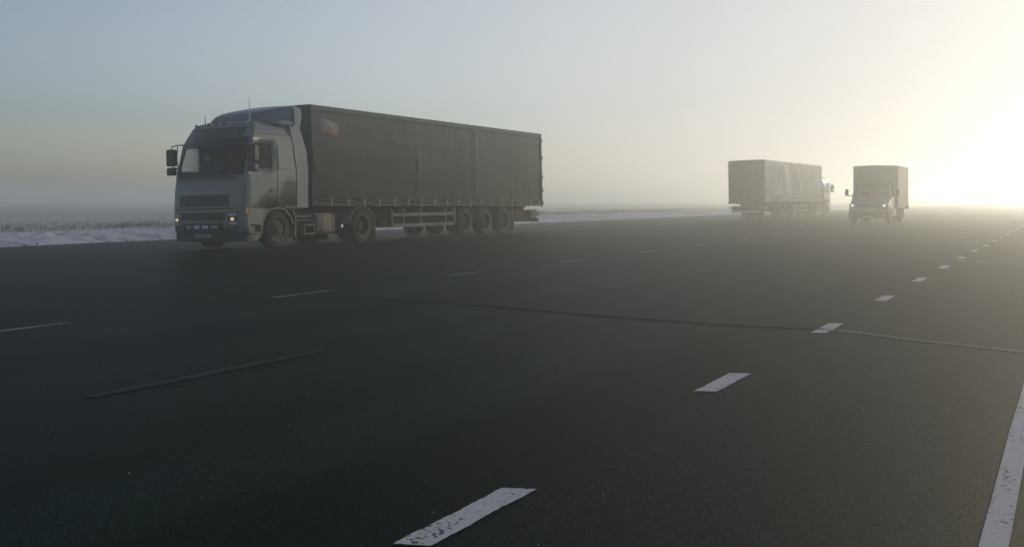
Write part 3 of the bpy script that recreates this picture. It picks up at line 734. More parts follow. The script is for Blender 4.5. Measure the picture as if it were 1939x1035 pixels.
    m.tube([c_ + (e1 * math.cos(t) + e2 * math.sin(t)) * 0.225 for t in [2 * math.pi * q / 20 for q in range(21)]], 0.016, 6); m.tube([c_ - e2 * .22, c_ + e2 * .22], 0.018, 5); m.tube([c_ - e1 * .22, c_ + e1 * .22], 0.018, 5); m.tube([c_, c_ + ax_ * -0.3 + Vector((.25, 0, -.02))], 0.03, 6)
    m.build('steering_wheel', 'black', cab)
    for y_ in (0.58, -0.58):
        m = MB(); m.box(-1.05, -1.50, y_ - .24, y_ + .24, 1.45, 1.60); m.prism([(-1.42, 1.58), (-1.56, 1.58), (-1.72, 2.28), (-1.60, 2.30)], 'y', y_ - .23, y_ + .23); m.prism([(-1.62, 2.32), (-1.72, 2.32), (-1.74, 2.52), (-1.65, 2.52)], 'y', y_ - .13, y_ + .13); m.box(-1.15, -1.4, y_ - .15, y_ + .15, 1.06, 1.46)
        m.build('seat', 'seat', cab, bevel=.03)
    m = MB(); m.grid(lambda u, v: (-1.80 + 0.03 * math.sin(u * 60), -1.06 + 2.12 * u, 1.08 + 2.0 * v), 80, 1); m.build('bunk_curtain', 'interior', cab)
    # chassis of the tractor
    m = MB()
    for y_ in (-0.42, 0.42): m.box(-0.7, -5.75, y_ - .04, y_ + .04, 0.72, 0.99)
    m.box(-0.75, -1.9, -0.36, 0.36, 0.55, 1.0); m.tube([(-1.39, -0.95, 0.50), (-1.39, 0.95, 0.50)], 0.07, 8); m.tube([(-4.85, -0.95, 0.50), (-4.85, 0.95, 0.50)], 0.10, 8)
    m.box(-4.3, -5.3, -0.5, 0.5, 0.98, 1.06); m.box(-4.62, -5.05, -0.28, 0.28, 0.35, 0.7)
    ch = m.build('tractor_chassis', 'chassis', root)
    for sg in (1, -1):
        # step ladder and battery box, fuel tank with straps, air tank
        m = MB(); m.box(-2.18, -2.82, sg * 0.55, sg * 1.02, 0.50, 0.92); m.build('battery_box', 'chassis', ch, bevel=.02)
        m = MB()
        for z_ in (0.33, 0.58): m.box(-2.42, -2.84, sg * 1.03, sg * 1.20, z_ - .02, z_ + .02)
        m.box(-2.42, -2.45, sg * 1.17, sg * 1.20, 0.33, 0.60); m.box(-2.81, -2.84, sg * 1.17, sg * 1.20, 0.33, 0.60); m.box(-2.20, -2.80, sg * 1.03, sg * 1.10, 0.80, 0.84); m.box(-2.20, -2.80, sg * 1.03, sg * 1.08, 0.70, 0.73)
        m.build('step_frame', 'steel_grey', ch, bevel=.006)
        m = MB(); m.prism(rrect(min(sg * 0.52, sg * 1.18), max(sg * 0.52, sg * 1.18), 0.31, 0.91, 0.13, 5), 'x', -2.95, -3.68); tk = m.build('fuel_tank', 'dust_panel', ch, bevel=.015)
        for x_ in (-3.05, -3.16, -3.62):
            m = MB(); m.prism(rrect(min(sg * 0.51, sg * 1.19), max(sg * 0.51, sg * 1.19), 0.30, 0.92, 0.135, 5), 'x', x_ - .02, x_ + .02); m.build('tank_strap', 'rim', tk)
        m = MB(); m.box(-3.76, -4.18, sg * 0.55, sg * 1.08, 0.38, 0.90); m.build('air_tank_box', 'chassis', ch, bevel=.03)
        m = MB(); m.tube([(-4.02, sg * 1.10, 0.52), (-4.02, sg * 1.16, 0.52)], 0.05, 10); m.build('drain_valve', 'chrome', ch)
        # fender over the drive wheel
        m = MB(); arcp = list(range(8, 168, 8)); ax, az = -4.85, 0.50
        poly = [(ax + .60 * math.cos(R(t)), az + .60 * math.sin(R(t))) for t in arcp] + [(-5.50, 0.06), (-5.475, 0.06)] + [(ax + .57 * math.cos(R(t)), az + .57 * math.sin(R(t))) for t in arcp[::-1]]
        m.prism(poly, 'y', sg * 0.62, sg * 1.24); m.build('fender', 'fender', ch)
        wheel(root, -1.39, sg * 1.07, 'front'); wheel(root, -4.85, sg * 1.07, 'deep', dual=True)
    if zscale != 1.0: cab.scale = (1, 1, zscale); cab.location.z = 1.0 * (1 - zscale) * 0.6
    return cab

def _ball(c, r, n):
    vs_, fs = [], []; k = n // 2
    for j in range(k + 1):
        p = math.pi * j / k
        for i in range(n): t = 2 * math.pi * i / n; vs_.append((c[0] + r * math.sin(p) * math.cos(t), c[1] + r * math.sin(p) * math.sin(t), c[2] + r * math.cos(p)))
    for j in range(k):
        for i in range(n): fs.append((j * n + i, j * n + (i + 1) % n, (j + 1) * n + (i + 1) % n, (j + 1) * n + i))
    return vs_, fs

# ------------------------------------------------------------------ curtain-sided semi-trailer
TX0, TX1 = -2.74, -16.25
def rail_z(x): return 1.13 - 0.09 * (TX0 - x) / (TX0 - TX1)
def curtain_pt(u, v, sg, off=0.0):
    L = TX0 - TX1
    x = TX0 - 0.03 - (L - 0.08) * u; z = rail_z(x) + 0.16 + (3.83 - rail_z(x) - 0.16) * v
    d = 0.030 * math.sin(math.pi * v) * (0.6 + 0.4 * math.sin(u * 23)) + 0.008 * noise.noise((u * 22, v * 3.2, 1.0 + sg)) + 0.0035 * noise.noise((u * 70, v * 9, 4.0))
    d += 0.017 * math.exp(-((u - 0.635) / 0.012) ** 2) * (0.45 + 0.75 * v) + -0.007 * math.exp(-((u - 0.605) / 0.016) ** 2) * (0.4 + .7 * v)     # the crease at a post
    d += 0.03 * math.exp(-((u - 0.372) / 0.010) ** 2 - ((v - 0.47) / 0.10) ** 2)
    d += 0.007 * math.exp(-((u - 0.37) / 0.006) ** 2) + 0.007 * math.exp(-((u - 0.83) / 0.008) ** 2)
    d += 0.02 * math.exp(-((u - 0.012) / 0.012) ** 2 - ((v - 0.36) / 0.07) ** 2)
    for vv in (0.19, 0.33, 0.50, 0.68, 0.85): d += 0.0018 * math.tanh((v - vv + 0.01 * noise.noise((u * 9, vv, 2))) * 60) * (1 - abs(v - vv) * 8 if abs(v - vv) < .12 else 0)
    ns = u * L / 0.735; fr = abs(ns - round(ns)); d += 0.003 * math.exp(-(fr / 0.03) ** 2)      # welded vertical seams
    return (x, sg * (1.248 + d + off), z)
def trailer(root, style):
    L = TX0 - TX1
    m = MB(); m.prism([(TX0, rail_z(TX0)), (TX1, rail_z(TX1)), (TX1, rail_z(TX1) + .11), (TX0, rail_z(TX0) + .11)], 'y', -1.235, 1.235)
    tr = m.build('trailer_bed', 'chassis', root)
    m = MB(); m.box(TX0 + .01, TX0 - .05, -1.255, 1.255, 1.10, 3.98); m.build('front_wall', 'front_wall' if style == 'grey' else 'rear_far', tr, bevel=.02)
    # translucent-looking roof sheet with slight sag between bows
    m = MB(); m.grid(lambda u, v: (TX0 - L * u, -1.24 + 2.48 * v, 3.985 + 0.02 * math.sin(v * math.pi) - 0.008 * abs(math.sin(u * math.pi * 20))), 80, 6); m.build('roof_sheet', 'tarp_rail', tr, smooth=60)
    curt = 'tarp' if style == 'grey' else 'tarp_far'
    for sg in (1, -1):
        visible = (sg > 0) == (style == 'grey')
        # top rail
        prof = [(sg * 1.20, 3.83), (sg * 1.275, 3.82), (sg * 1.285, 3.86), (sg * 1.275, 3.93), (sg * 1.25, 3.975), (sg * 1.20, 3.99)]
        m = MB(); m.prism([(y, z) for y, z in prof], 'x', TX0, TX1); m.build('roof_rail', 'tarp_rail' if style == 'grey' else 'tarp_far', tr, smooth=60)
        m = MB(); m.prism([(TX0, rail_z(TX0) - .015), (TX1, rail_z(TX1) - .015), (TX1, rail_z(TX1) + .035), (TX0, rail_z(TX0) + .035)], 'y', sg * 1.236, sg * 1.268); m.build('side_rail', 'steel_grey', tr, bevel=.008)
        if style == 'grey':
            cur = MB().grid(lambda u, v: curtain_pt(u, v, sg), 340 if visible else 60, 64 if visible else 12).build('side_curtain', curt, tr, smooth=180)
            # hem fluttering between the straps
            def hem(u, v):
                x = TX0 - 0.03 - (L - 0.08) * u; z = rail_z(x) + 0.005 + 0.175 * v; ns = u * L / 0.735; fr = ns - math.floor(ns)
                puff = math.sin(math.pi * fr) ** .7
                d = puff * (0.012 + 0.038 * noise.noise((u * 46 + v * 1.6, v * 4.0 - u * 20, 0.3)) + 0.03 * math.sin(v * 7 + math.floor(ns) * 2.1 + fr * 3) * 0.8) + 0.01 * noise.noise((u * 160, v * 5, 2))
                return (x, sg * (1.262 + d), z)
            MB().grid(hem, 420 if visible else 60, 12 if visible else 4).build('curtain_hem', 'hem', tr, smooth=180)
            for k in range(1, 19):
                x = TX0 - 0.03 - 0.735 * k
                m = MB(); z0 = rail_z(x); m.box(x - .026, x + .026, sg * 1.300, sg * 1.312, z0 + .01, z0 + .24); m.box(x - .018, x + .018, sg * 1.25, sg * 1.288, z0 - .03, z0 + .03)
                st = m.build('curtain_strap', 'strap', tr)
                m = MB(); m.box(x - .034, x + .034, sg * 1.313, sg * 1.333, z0 + .17, z0 + .25); m.build('strap_buckle', 'steel_grey', st, bevel=.005)
        else:
            def cy2(u, v):
                x = TX0 - 0.05 - (L - 0.12) * u; z = 1.62 + (3.84 - 1.62) * v
                amp = 0.05 if u < 0.80 else 0.035
                fold = math.sin(u * 170 + 3 * noise.noise((u * 6, v * 1.3, 1))) * (0.5 + 0.5 * noise.noise((u * 14, v * 0.9, 5.0)))
                d = amp * fold * (0.55 + .45 * math.sin(v * math.pi)) + 0.06 * noise.noise((u * 9, v * 1.6, 2.0))
                if u > 0.83: d += 0.05 * noise.noise((u * 60, v * 5, 8.0)) - 0.03
                return (x, sg * (1.27 + d), z)
            MB().grid(cy2, 300 if visible else 60, 24).build('side_curtain', curt, tr, smooth=180)
            # drop-side boards below the tarpaulin, one board between two posts
            edges = [TX1 + .05, -13.4, -10.2, -7.1, -4.1, TX0 - .05]
            for a, c in zip(edges, edges[1:]):
                for z0, z1 in ((1.17, 1.38), (1.40, 1.60)):
                    m = MB(); m.box(a + .05, c - .05, sg * 1.24, sg * 1.275, z0, z1); m.build('side_board', 'board_far', tr, bevel=.01)
                m = MB(); m.box(a - .05, a + .05, sg * 1.23, sg * 1.285, 1.10, 1.66); m.build('board_post', 'steel_grey', tr, bevel=.008)
            m = MB(); m.box(TX1 + .15, TX1 + 2.3, sg * 1.295, sg * 1.32, 1.62, 1.92); m.build('curtain_skirt', 'board_far', tr, bevel=.01)
    # rear frame and doors
    rearm = 'tarp' if style == 'grey' else 'rear_far'
    for y0, y1 in ((-1.24, -0.005), (0.005, 1.24)):
        m = MB(); m.box(TX1, TX1 - .05, y0, y1, 1.03, 3.95); d = m.build('rear_door', rearm, tr, bevel=.012)
        for yy in (y0 + .35, y1 - .35):
            m = MB(); m.tube([(TX1 - .07, yy, 1.05), (TX1 - .07, yy, 3.9)], 0.018, 6); m.build('lock_rod', 'steel_grey' if style == 'grey' else 'rear_far', d)
    for sg in (1, -1):
        m = MB(); m.box(TX1 + .04, TX1 - .06, sg * 1.24, sg * 1.285, 1.0, 3.98); m.build('rear_post', 'tarp_rail' if style == 'grey' else 'rear_far', tr, bevel=.01)
        for z in (1.15, 1.65, 2.2, 3.0, 3.7):
            m = MB(); m.box(TX1 - .03, TX1 - .12, sg * 1.22, sg * 1.30, z - .06, z + .06); m.build('door_hinge', 'steel_grey', tr, bevel=.01)
    # running gear
    m = MB()
    for y_ in (-0.55, 0.55):
        m.prism([(-3.4, 1.08), (-3.4, 0.98), (-5.6, 0.95), (-6.4, 0.72), (-15.9, 0.70), (-15.9, 1.05)], 'y', y_ - .06, y_ + .06)
    for x_ in (-10.61, -11.94, -13.29): m.tube([(x_, -0.95, 0.50), (x_, 0.95, 0.50)], 0.075, 8); m.box(x_ - .25, x_ + .25, -0.75, -0.45, 0.55, 0.75); m.box(x_ - .25, x_ + .25, 0.45, 0.75, 0.55, 0.75)
    for x_ in range(-15, -5, 1): m.box(x_ - .04, x_ + .04, -1.2, 1.2, 0.98, 1.06)
    tc = m.build('trailer_chassis', 'chassis', root)
    for sg in (1, -1):
        for x_ in (-10.61, -11.94, -13.29):
            wheel(root, x_, sg * 1.07, 'deep')
            m = MB(); arcp = list(range(30, 151, 10)); poly = [(x_ + .57 * math.cos(R(t)), .50 + .55 * math.sin(R(t))) for t in arcp] + [(x_ + .54 * math.cos(R(t)), .50 + .52 * math.sin(R(t))) for t in arcp[::-1]]
            m.prism(poly, 'y', sg * .88, sg * 1.22); m.build('mudguard', 'rubber', tc)
        m = MB(); m.prism([(-13.92, 0.86), (-13.96, 0.86), (-14.06, 0.10), (-14.02, 0.10)], 'y', sg * .86, sg * 1.24); m.build('mud_flap', 'fender', tc)
        m = MB(); m.box(-9.93, -10.0, sg * 1.12, sg * 1.22, 0.50, 0.99); m.build('guard_end', 'fender', tc)
        gd = MB(); gd.box(-6.42, -9.92, sg * 1.19, sg * 1.225, 0.745, 0.855); gd = gd.build('side_guard', 'steel_grey', tc, bevel=.008)
        m = MB(); m.box(-6.42, -9.92, sg * 1.19, sg * 1.225, 0.405, 0.51); m.build('guard_board', 'steel_grey', gd, bevel=.008)
        for x_ in (-6.46, -7.05, -8.0, -9.45):
            m = MB(); m.box(x_ - .025, x_ + .025, sg * 1.155, sg * 1.187, 0.40, 0.98); m.build('guard_bracket', 'steel_grey', gd)
        m = MB(); m.box(-5.75, -5.88, sg * .62, sg * .76, 0.30, 0.98); m.prism([(-5.70, .24), (-5.93, .24), (-5.90, .30), (-5.73, .30)], 'y', sg * .56, sg * .82); m.build('landing_leg', 'chassis', tc)
    m = MB(); m.box(-6.6, -9.85, -1.12, 0.55, 0.40, 0.97); m.build('pallet_box', 'chassis', tc, bevel=.03)
    m = MB(); m.box(-5.55, -6.35, -1.10, 0.30, 0.42, 0.96); m.build('tool_box', 'chassis', tc, bevel=.03)
    m = MB(); m.box(-14.3, -15.5, -0.9, 1.12, 0.45, 0.86); m.build('spare_carrier', 'chassis', tc, bevel=.03)
    m = MB(); m.box(-15.95, -16.07, -1.2, 1.2, 0.40, 0.53); ub = m.build('underrun_bar', 'chassis' if style == 'grey' else 'board_far', tc, bevel=.01)
    for sg in (1, -1):
        m = MB(); m.box(-15.4, -15.85, sg * .95, sg * 1.22, 0.52, 0.88); m.build('tail_box', 'fender', tc, bevel=.015)
        m = MB(); m.box(-15.93, -16.2, sg * .72, sg * 1.20, 0.62, 0.83); tl = m.build('tail_lamp_box', 'black', tc, bevel=.015)
        for j, q in enumerate(('red_lens', 'amber', 'lens')):
            m = MB(); m.box(-16.205, -16.215, sg * (.75 + .15 * j), sg * (.87 + .15 * j), 0.66, 0.80); m.build('tail_lamp', q, tl)
        m = MB(); m.tube([(-16.2, sg * 1.18, .72), (-16.33, sg * 1.22, .76), (-16.42, sg * 1.30, .78)], 0.022, 6); m.build('marker_arm', 'black', tl)
    return tr

# ------------------------------------------------------------------ the lorries
def place(o, lat_deg, X, Y, z, fwd_away, roll=0.0):
    th = R(lat_deg); sx = 1 if fwd_away else -1
    f = Vector((sx * math.sin(th), sx * math.cos(th), 0)); l = Vector((0, 0, 1)).cross(f)
    l = (l + Vector((0, 0, math.tan(roll)))).normalized(); u = f.cross(l)
    o.matrix_world = Matrix(((f.x, l.x, u.x, X), (f.y, l.y, u.y, Y), (f.z, l.z, u.z, z), (0, 0, 0, 1)))
    return o
th1 = R(30.46); LON1, LAT1 = 16.58, -17.86 - 1.27
def truck1(lon, lat): return (lat * math.cos(th1) + lon * math.sin(th1), -lat * math.sin(th1) + lon * math.cos(th1))
lorry = empty('lorry')
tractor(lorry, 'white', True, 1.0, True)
# the tractor stands slightly turned towards the road on its coupling
PIV = Vector((-4.85, 0, 0)); TURN = Matrix.Translation(PIV) @ Matrix.Rotation(R(3.0), 4, 'Z') @ Matrix.Diagonal((1.075, 1.015, 1, 1)) @ Matrix.Translation(-PIV)
for ch_ in lorry.children:
    if ch_.name.startswith('wheel'):
        ch_.location = TURN @ ch_.location; ch_.rotation_euler.z += R(3.0)
    else: ch_.matrix_basis = TURN
t1 = trailer(lorry, 'grey')
# waving flag printed on the curtain
def flag_pt(u, v, o=0.0):
    x = -3.12 - 0.76 * u; z = 3.20 + 0.36 * v + 0.05 * math.sin(u * 5.2 + .4) + 0.03 * (u - .5)
    uu = (TX0 - 0.03 - x) / (TX0 - TX1 - 0.08); zz = rail_z(x) + 0.16; p = curtain_pt(uu, (z - zz) / (3.83 - zz), 1, 0.005 + o); return (x, p[1], z)
m = MB().grid(lambda u, v: flag_pt(u, .5 + .5 * v), 14, 3); fl = m.build('flag', 'flag_white', t1, smooth=180)
MB().grid(lambda u, v: flag_pt(u, .5 * v), 14, 3).build('flag_stripe', 'flag_red', fl, smooth=180)
MB().grid(lambda u, v: flag_pt(.46 * u, .5 + (v - .5) * (1 - u), .004), 6, 6).build('flag_wedge', 'flag_blue', fl, smooth=180)
X, Y = truck1(LON1, LAT1)
place(lorry, 30.46, X, Y, apron_z(-19.15) + 0.004, False, math.atan(LEAN))
tag(lorry, 'white lorry with lit headlamps and grey curtain-sided trailer, nearest on the left', 'lorry')

# the man in the cab, seen as a dark shape through the windscreen
def skinned(name, mat, pts, edges, parent, sub=2):
    me = bpy.data.meshes.new(name); me.from_pydata([p[:3] for p in pts], edges, []); o = bpy.data.objects.new(name, me); link(o, parent)
    sk = o.modifiers.new('skin', 'SKIN'); ss = o.modifiers.new('sub', 'SUBSURF'); ss.levels = sub; ss.render_levels = sub
    for v_, p in zip(me.skin_vertices[0].data, pts): v_.radius = (p[3], p[4] if len(p) > 4 else p[3])
    me.skin_vertices[0].data[0].use_root = True; me.materials.append(M[mat]); return o
man = empty('person')
S = [(0, 0, 0, .17, .14), (0.02, 0, .22, .16, .13), (.03, 0, .42, .18, .13), (.04, 0, .50, .085), (.06, 0, .55, .062), (.08, 0, .63, .080, .085), (.09, 0, .72, .082, .08),
     (.03, .17, .45, .075), (.10, .24, .22, .052), (.30, .16, .17, .042), (.37, .12, .19, .035),
     (.03, -.17, .45, .075), (.10, -.25, .22, .052), (.31, -.16, .16, .042), (.38, -.10, .18, .035),
     (.06, .10, -.04, .10), (.44, .13, -.02, .07), (.50, .13, -.38, .052), (.60, .13, -.42, .045), (.06, -.10, -.04, .10), (.44, -.13, -.02, .07), (.50, -.13, -.38, .052), (.60, -.13, -.42, .045)]
E_ = [(0, 1), (1, 2), (2, 3), (3, 4), (4, 5), (5, 6), (2, 7), (7, 8), (8, 9), (9, 10), (2, 11), (11, 12), (12, 13), (13, 14), (0, 15), (15, 16), (16, 17), (17, 18), (0, 19), (19, 20), (20, 21), (21, 22)]
body = skinned('body', 'jacket', S, E_, man)
m = MB(); m.add(*_ball((.085, 0, .735), .100, 14)); m.v = [(x, y * .86, .735 + (z - .735) * 1.25) for x, y, z in m.v]
m.v = [(x, y, z - .06) for x, y, z in m.v]; head = m.build('head', 'skin', body, smooth=180)
m = MB(); m.add(*_ball((.065, 0, .762), .108, 14)); m.v = [(x if x < .11 else .11, y * .88, z if z > .73 else .73 + (z - .73) * .35) for x, y, z in m.v]; m.v = [(x, y, z - .06) for x, y, z in m.v]; m.build('hair', 'hair', head, smooth=180)
m = MB(); m.add([(.178, 0, .69), (.180, -.016, .655), (.180, .016, .655), (.205, 0, .658)], [(0, 1, 3), (0, 3, 2), (1, 2, 3)]); m.build('nose', 'skin', head)
for sg in (1, -1):
    pts = []; ed = []; base = Vector((.39, sg * .105, .185)); pts.append((*base, .030, .018)); 
    for q in range(4):
        a = Vector((.05, (q - 1.5) * .019, .004)); k = len(pts); ln = (.034, .040, .038, .030)[q]
        pts += [(*(base + a), .0095), (*(base + a + Vector((ln, 0, .006))), .0088), (*(base + a + Vector((ln + .012, 0, .03))), .0080)]; ed += [(0, k), (k, k + 1), (k + 1, k + 2)]
    k = len(pts); pts += [(*(base + Vector((.015, sg * -.035, .012))), .011), (*(base + Vector((.045, sg * -.048, .028))), .0095)]; ed += [(0, k), (k, k + 1)]
    skinned('hand', 'skin', pts, ed, body, 1)
man.matrix_world = lorry.matrix_world @ TURN @ Matrix.Translation((-0.95, -0.66, 1.80))
tag(man, 'person in a dark jacket sitting behind the windscreen of the near lorry', 'person')
m = MB(); m.prism(rrect(-.14, .14, 0, .12, .03), 'x', -.03, .03); pk = m.build('packet', 'cyan', None, bevel=.008)
pk.matrix_world = lorry.matrix_world @ TURN @ Matrix.Translation((-0.50, 0.02, 1.885))
tag(pk, 'small cyan packet lying on the dashboard of the near lorry', 'packet')

far = empty('lorry')
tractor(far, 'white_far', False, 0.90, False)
trailer(far, 'beige')
# near rear corner of the far lorry seen from the camera
th2 = R(34.5); cxr, cyr = 17.15, 61.6
fx, fy = math.sin(th2), math.cos(th2); lx, ly = -math.cos(th2), math.sin(th2)
X2 = cxr + fx * 16.25 + lx * 1.275; Y2 = cyr + fy * 16.25 + ly * 1.275
place(far, 34.5, X2, Y2, -0.06, True, -math.atan(LEAN) * .8)
tag(far, 'pale lorry fading into fog, seen from behind with dark rear and pleated tarpaulin side', 'lorry')

# ------------------------------------------------------------------ small box van with a bonnet
def box_van():
    root = empty('box_van')
    W = 0.98
    # body loft along the vehicle: x, half width low, half width high, z low, z high (below the windows)
    ST = [(0.02, .72, .62, .50, .80), (-0.04, .86, .78, .44, .98), (-0.16, .95, .86, .42, 1.07), (-0.45, .98, .90, .42, 1.20), (-0.85, .99, .93, .42, 1.36), (-1.0, .99, .94, .42, 1.40)]
    def sec(x, wl, wh, zl, zh):
        pts = [(wl * .96, zl), (wl, zl + .10), (wl + .01, (zl + zh) * .5), (wh + (wl - wh) * .45, zh - .12), (wh, zh - .03), (wh - .12, zh + .015), (wh * .45, zh + .05), (0, zh + .06)]
        return [(x, y, z) for y, z in pts] + [(x, -y, z) for y, z in pts[::-1][1:]]
    m = MB(); secs = [sec(*s_) for s_ in ST]; n = len(secs[0])
    for s_ in secs: m.v += s_
    for i in range(len(secs) - 1):
        for q in range(n - 1):
            mid = (secs[i][q][2] + secs[i + 1][q + 1][2]) / 2; xm = secs[i][q][0]
            if xm < -0.4 and mid < .80: continue        # wheel arch opening
            m.f.append((i * n + q, i * n + q + 1, (i + 1) * n + q + 1, (i + 1) * n + q))
    m.f.append(tuple(range(n)))
    body = m.build('van_body', 'van_paint', root, smooth=50, solid=.02)
    # cab behind the bonnet: doors, pillars, roof
    for sg in (1, -1):
        m = MB(); m.prism([(-1.0, 1.40), (-1.0, .42), (-2.05, .42), (-2.05, 1.42), (-1.0, 1.405)], 'y', sg * .955, sg * .99); dr = m.build('door', 'van_paint', body, bevel=.02)
        m = MB(); m.box(-1.78, -1.94, sg * .992, sg * 1.012, 1.16, 1.20); m.build('handle', 'black', dr, bevel=.006)
        m = MB(); m.prism([(-1.92, 1.42), (-2.05, 1.42), (-2.05, 2.10), (-1.94, 2.06)], 'y', sg * .88, sg * .95); m.build('rear_pillar', 'van_paint', body, bevel=.015)
        m = MB(); m.tube([(-0.86, sg * .90, 1.42), (-1.12, sg * .87, 1.75), (-1.42, sg * .80, 2.08), (-1.95, sg * .80, 2.12)], 0.045, 8); m.build('front_pillar', 'van_paint', body)
        g = MB(); g.add([(-0.98, sg * .93, 1.43), (-1.93, sg * .93, 1.43), (-1.93, sg * .84, 2.06), (-1.42, sg * .83, 2.04)], [(0, 1, 2, 3)]); g.build('door_window', 'glass_van', body)
        m = MB(); m.prism(rrect(min(sg * 1.17, sg * 1.33), max(sg * 1.17, sg * 1.33), 1.44, 1.78, .05), 'x', -0.98, -1.10); mr = m.build('mirror', 'black', body, bevel=.015)
        m = MB(); m.tube([(-1.05, sg * .96, 1.44), (-1.05, sg * 1.22, 1.46)], .025, 6); m.build('mirror_arm', 'black', mr)
        m = MB(); m.box(-1.11, -1.113, sg * 1.19, sg * 1.31, 1.47, 1.75); m.build('mirror_glass', 'mirror', mr)
        # headlamp: lens with lit bulb
        m = MB(); m.prism(rrect(min(sg * .60, sg * .90), max(sg * .60, sg * .90), .86, 1.02, .05), 'x', -.14, .005); hl = m.build('headlamp', 'lens', body, bevel=.015)
        m = MB(); m.add(*_ball((.0, sg * .77, .94), .062, 12)); m.build('headlamp_bulb', 'lamp_van', hl)
        m = MB(); m.prism(rrect(min(sg * .88, sg * .95), max(sg * .88, sg * .95), .86, 1.02, .025), 'x', -.25, -.10); m.build('indicator', 'amber', body)
        # wheel arch lip
        arcp = list(range(0, 181, 12)); ax, az = -0.78, .36
        poly = [(ax + .47 * math.cos(R(t)), az + .47 * math.sin(R(t))) for t in arcp] + [(ax + .42 * math.cos(R(t)), az + .42 * math.sin(R(t))) for t in arcp[::-1]]
        m = MB(); m.prism(poly, 'y', sg * .70, sg * 1.0); m.build('wheel_arch', 'black', body)
        m = MB(); m.prism([(-1.28, .30), (-1.31, .30), (-1.26, .60), (-1.22, .60)], 'y', sg * .72, sg * .98); m.build('mud_flap', 'rubber', body)
        wheel(root, -0.78, sg * .84, 'front', .69); wheel(root, -3.75, sg * .90, 'deep', .69, True)
        m = MB(); m.prism([(-3.35, .80), (-3.38, .84), (-4.12, .84), (-4.22, .28), (-4.18, .28), (-4.09, .80)], 'y', sg * .66, sg * 1.08); m.build('rear_mudguard', 'rubber', body)
    m = MB(); m.grid(lambda u, v: (-1.40 - .68 * u, -.82 + 1.64 * v, 2.10 + .05 * math.sin(math.pi * v) + .03 * u), 4, 10); m.build('cab_roof', 'van_paint', body, solid=.03)
    m = MB(); m.box(-2.03, -2.07, -.92, .92, .45, 2.1); m.box(-.9, -2.05, -.94, .94, .42, .46); m.build('cab_lining', 'interior', body)
    g = MB(); g.grid(lambda u, v: (-0.86 - .58 * v - .10 * abs(2 * u - 1) ** 2 * (1 - .3 * v) + .02, (2 * u - 1) * (.88 - .08 * v), 1.42 + .68 * v), 12, 4); g.build('windscreen', 'glass_van', body)
    m = MB(); m.box(-.80, -1.25, -.88, .88, 1.15, 1.38); m.build('dashboard', 'interior', body, bevel=.04)
    m = MB(); c_ = Vector((-1.30, .42, 1.42)); m.tube([c_ + Vector((-.10 * math.sin(t), .20 * math.cos(t), .16 * math.sin(t))) for t in [2 * math.pi * q / 16 for q in range(17)]], .015, 5); m.build('steering_wheel', 'black', body)
    for y_ in (-.45, .45):
        m = MB(); m.box(-1.45, -1.9, y_ - .24, y_ + .24, .8, .98); m.prism([(-1.85, .95), (-1.98, .95), (-2.02, 1.62), (-1.94, 1.64)], 'y', y_ - .22, y_ + .22); m.build('seat', 'seat', body, bevel=.03)
    # front: grille bars, bumper, plate
    m = MB(); m.prism(rrect(-.56, .56, .74, .98, .06), 'x', -.05, .016); gr = m.build('grille', 'black', body, bevel=.01)
    for z in (.80, .86, .92): 
        m = MB(); m.box(.014, .026, -.53, .53, z - .010, z + .010); m.build('grille_bar', 'steel_grey', gr)
    m = MB(); poly = [(.06, -.70), (.06, .70), (0, .90), (-.25, 1.0), (-.32, 1.0), (-.32, -1.0), (-.25, -1.0), (0, -.90)]; m.prism(poly, 'z', .30, .60); bp = m.build('bumper', 'black', body, bevel=.03)
    m = MB(); m.box(.062, .070, -.26, .26, .34, .45); m.build('number_plate', 'plate', bp)
    for sg in (1, -1):
        m = MB(); m.prism(rrect(min(sg * .60, sg * .80), max(sg * .60, sg * .80), .40, .50, .04), 'x', .02, .055); m.build('fog_lamp', 'lens', bp)
    m = MB(); m.tube([(-.95, -.62, 1.36), (-.93, -.1, 1.46), (-.95, .05, 1.44)], .01, 5); m.build('wiper', 'black', body)
    # chassis
    m = MB()
    for y_ in (-.40, .40): m.box(-.4, -5.6, y_ - .04, y_ + .04, .48, .64)
    m.tube([(-.78, -.75, .35), (-.78, .75, .35)], .05, 8); m.tube([(-3.75, -.8, .35), (-3.75, .8, .35)], .07, 8); m.add(*_ball((-3.75, 0, .35), .17, 10)); m.box(-.5, -1.3, -.3, .3, .26, .6)
    m.build('chassis', 'chassis', root)
    # the box: rounded front edge, ribbed tarpaulin sides, roof
    BX0, BX1, BW, BZ0, BZ1 = -1.98, -5.55, 1.11, .93, 3.02
    m = MB(); rr = [(-BW, BZ0), (BW, BZ0)] + [(BW - .09 + .09 * math.cos(R(t)), BZ1 - .09 + .09 * math.sin(R(t))) for t in (0, 30, 60, 90)] + [(0, BZ1 + .035)] + [(-BW + .09 - .09 * math.sin(R(t)), BZ1 - .09 + .09 * math.cos(R(t))) for t in (0, 30, 60, 90)]
    m.prism(rr, 'x', BX0, BX0 - .05); bx = m.build('box_front', 'box_front', root, bevel=.02)
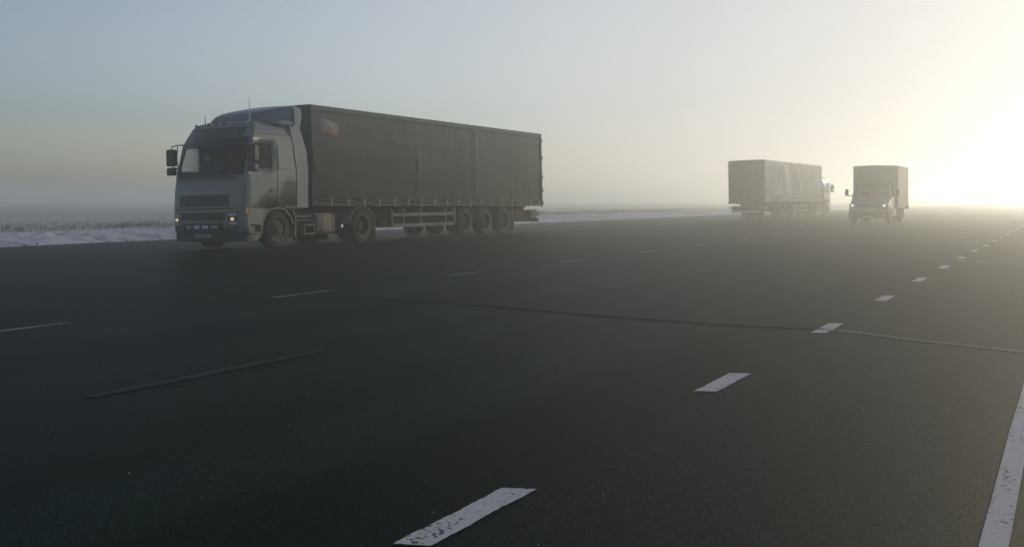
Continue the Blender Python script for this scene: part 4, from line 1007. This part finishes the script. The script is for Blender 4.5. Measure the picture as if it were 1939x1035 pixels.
    for sg in (1, -1):
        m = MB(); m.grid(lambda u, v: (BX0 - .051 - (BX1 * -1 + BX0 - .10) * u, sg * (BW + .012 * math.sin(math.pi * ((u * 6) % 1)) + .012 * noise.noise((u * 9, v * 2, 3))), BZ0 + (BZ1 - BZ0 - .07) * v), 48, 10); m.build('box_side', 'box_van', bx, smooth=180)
        m = MB(); m.box(BX0 - .04, BX1, sg * (BW - .06), sg * (BW + .02), BZ0 - .07, BZ0 - .002); m.build('box_rail', 'steel_grey', bx, bevel=.008)
        m = MB(); m.tube([(BX0 - .02, sg * (BW - .01), BZ1 - .05), (BX1, sg * (BW - .01), BZ1 - .05)], .045, 8); m.build('roof_edge', 'box_van', bx)
        m = MB(); m.box(BX1 + .02, BX1 - .10, sg * (BW - .22), sg * (BW + .01), BZ0 - .20, BZ0 - .075); m.build('tail_lamp', 'red_lens', bx, bevel=.01)
        m = MB(); m.box(-2.3, -2.9, sg * .5, sg * .95, .42, .74); m.build('side_locker', 'chassis', bx, bevel=.02)
    m = MB(); m.grid(lambda u, v: (BX0 - .02 - (-BX1 + BX0 - .03) * u, -BW + .04 + (2 * BW - .08) * v, BZ1 - .02 + .05 * math.sin(math.pi * v)), 10, 10); m.build('box_roof', 'box_van', bx)
    m = MB(); m.box(BX1, BX1 - .04, -BW + .01, BW - .01, BZ0, BZ1 - .04); m.build('box_rear', 'box_front', bx, bevel=.01)
    m = MB(); m.box(BX0 - .03, BX1 + .02, -BW + .02, BW - .02, BZ0 - .06, BZ0 + .02); m.build('box_floor', 'chassis', bx)
    return root
van = box_van()
vx, vy = 18.66, 47.4
place(van, 31.6, vx - .56, vy - 1.1, 0.004, False)
tag(van, 'small grey box van with lit headlamps and beige box body, driving towards us', 'van')

# ------------------------------------------------------------------ ground fog
b = MB(); b.box(-3300, 3300, -3300, 3300, -1.4, HAZE_TOP)
hz = bpy.data.objects.new('haze', b.mesh('haze', None)); link(hz); hz['kind'] = 'stuff'
hz.rotation_euler = (0, 0, -ROAD)
hm = bpy.data.materials.new('fog'); hm.use_nodes = True; t = hm.node_tree
for nd in list(t.nodes): t.nodes.remove(nd)
out = t.nodes.new('ShaderNodeOutputMaterial'); pv = t.nodes.new('ShaderNodeVolumePrincipled')
pv.inputs['Color'].default_value = (0.92, 0.955, 0.935, 1); pv.inputs['Density'].default_value = HAZE_DENSITY; pv.inputs['Anisotropy'].default_value = HAZE_G
t.links.new(pv.outputs[0], out.inputs['Volume']); hz.data.materials.append(hm)
hz['label'] = 'pale ground fog over the road and fields'; hz['category'] = 'fog'
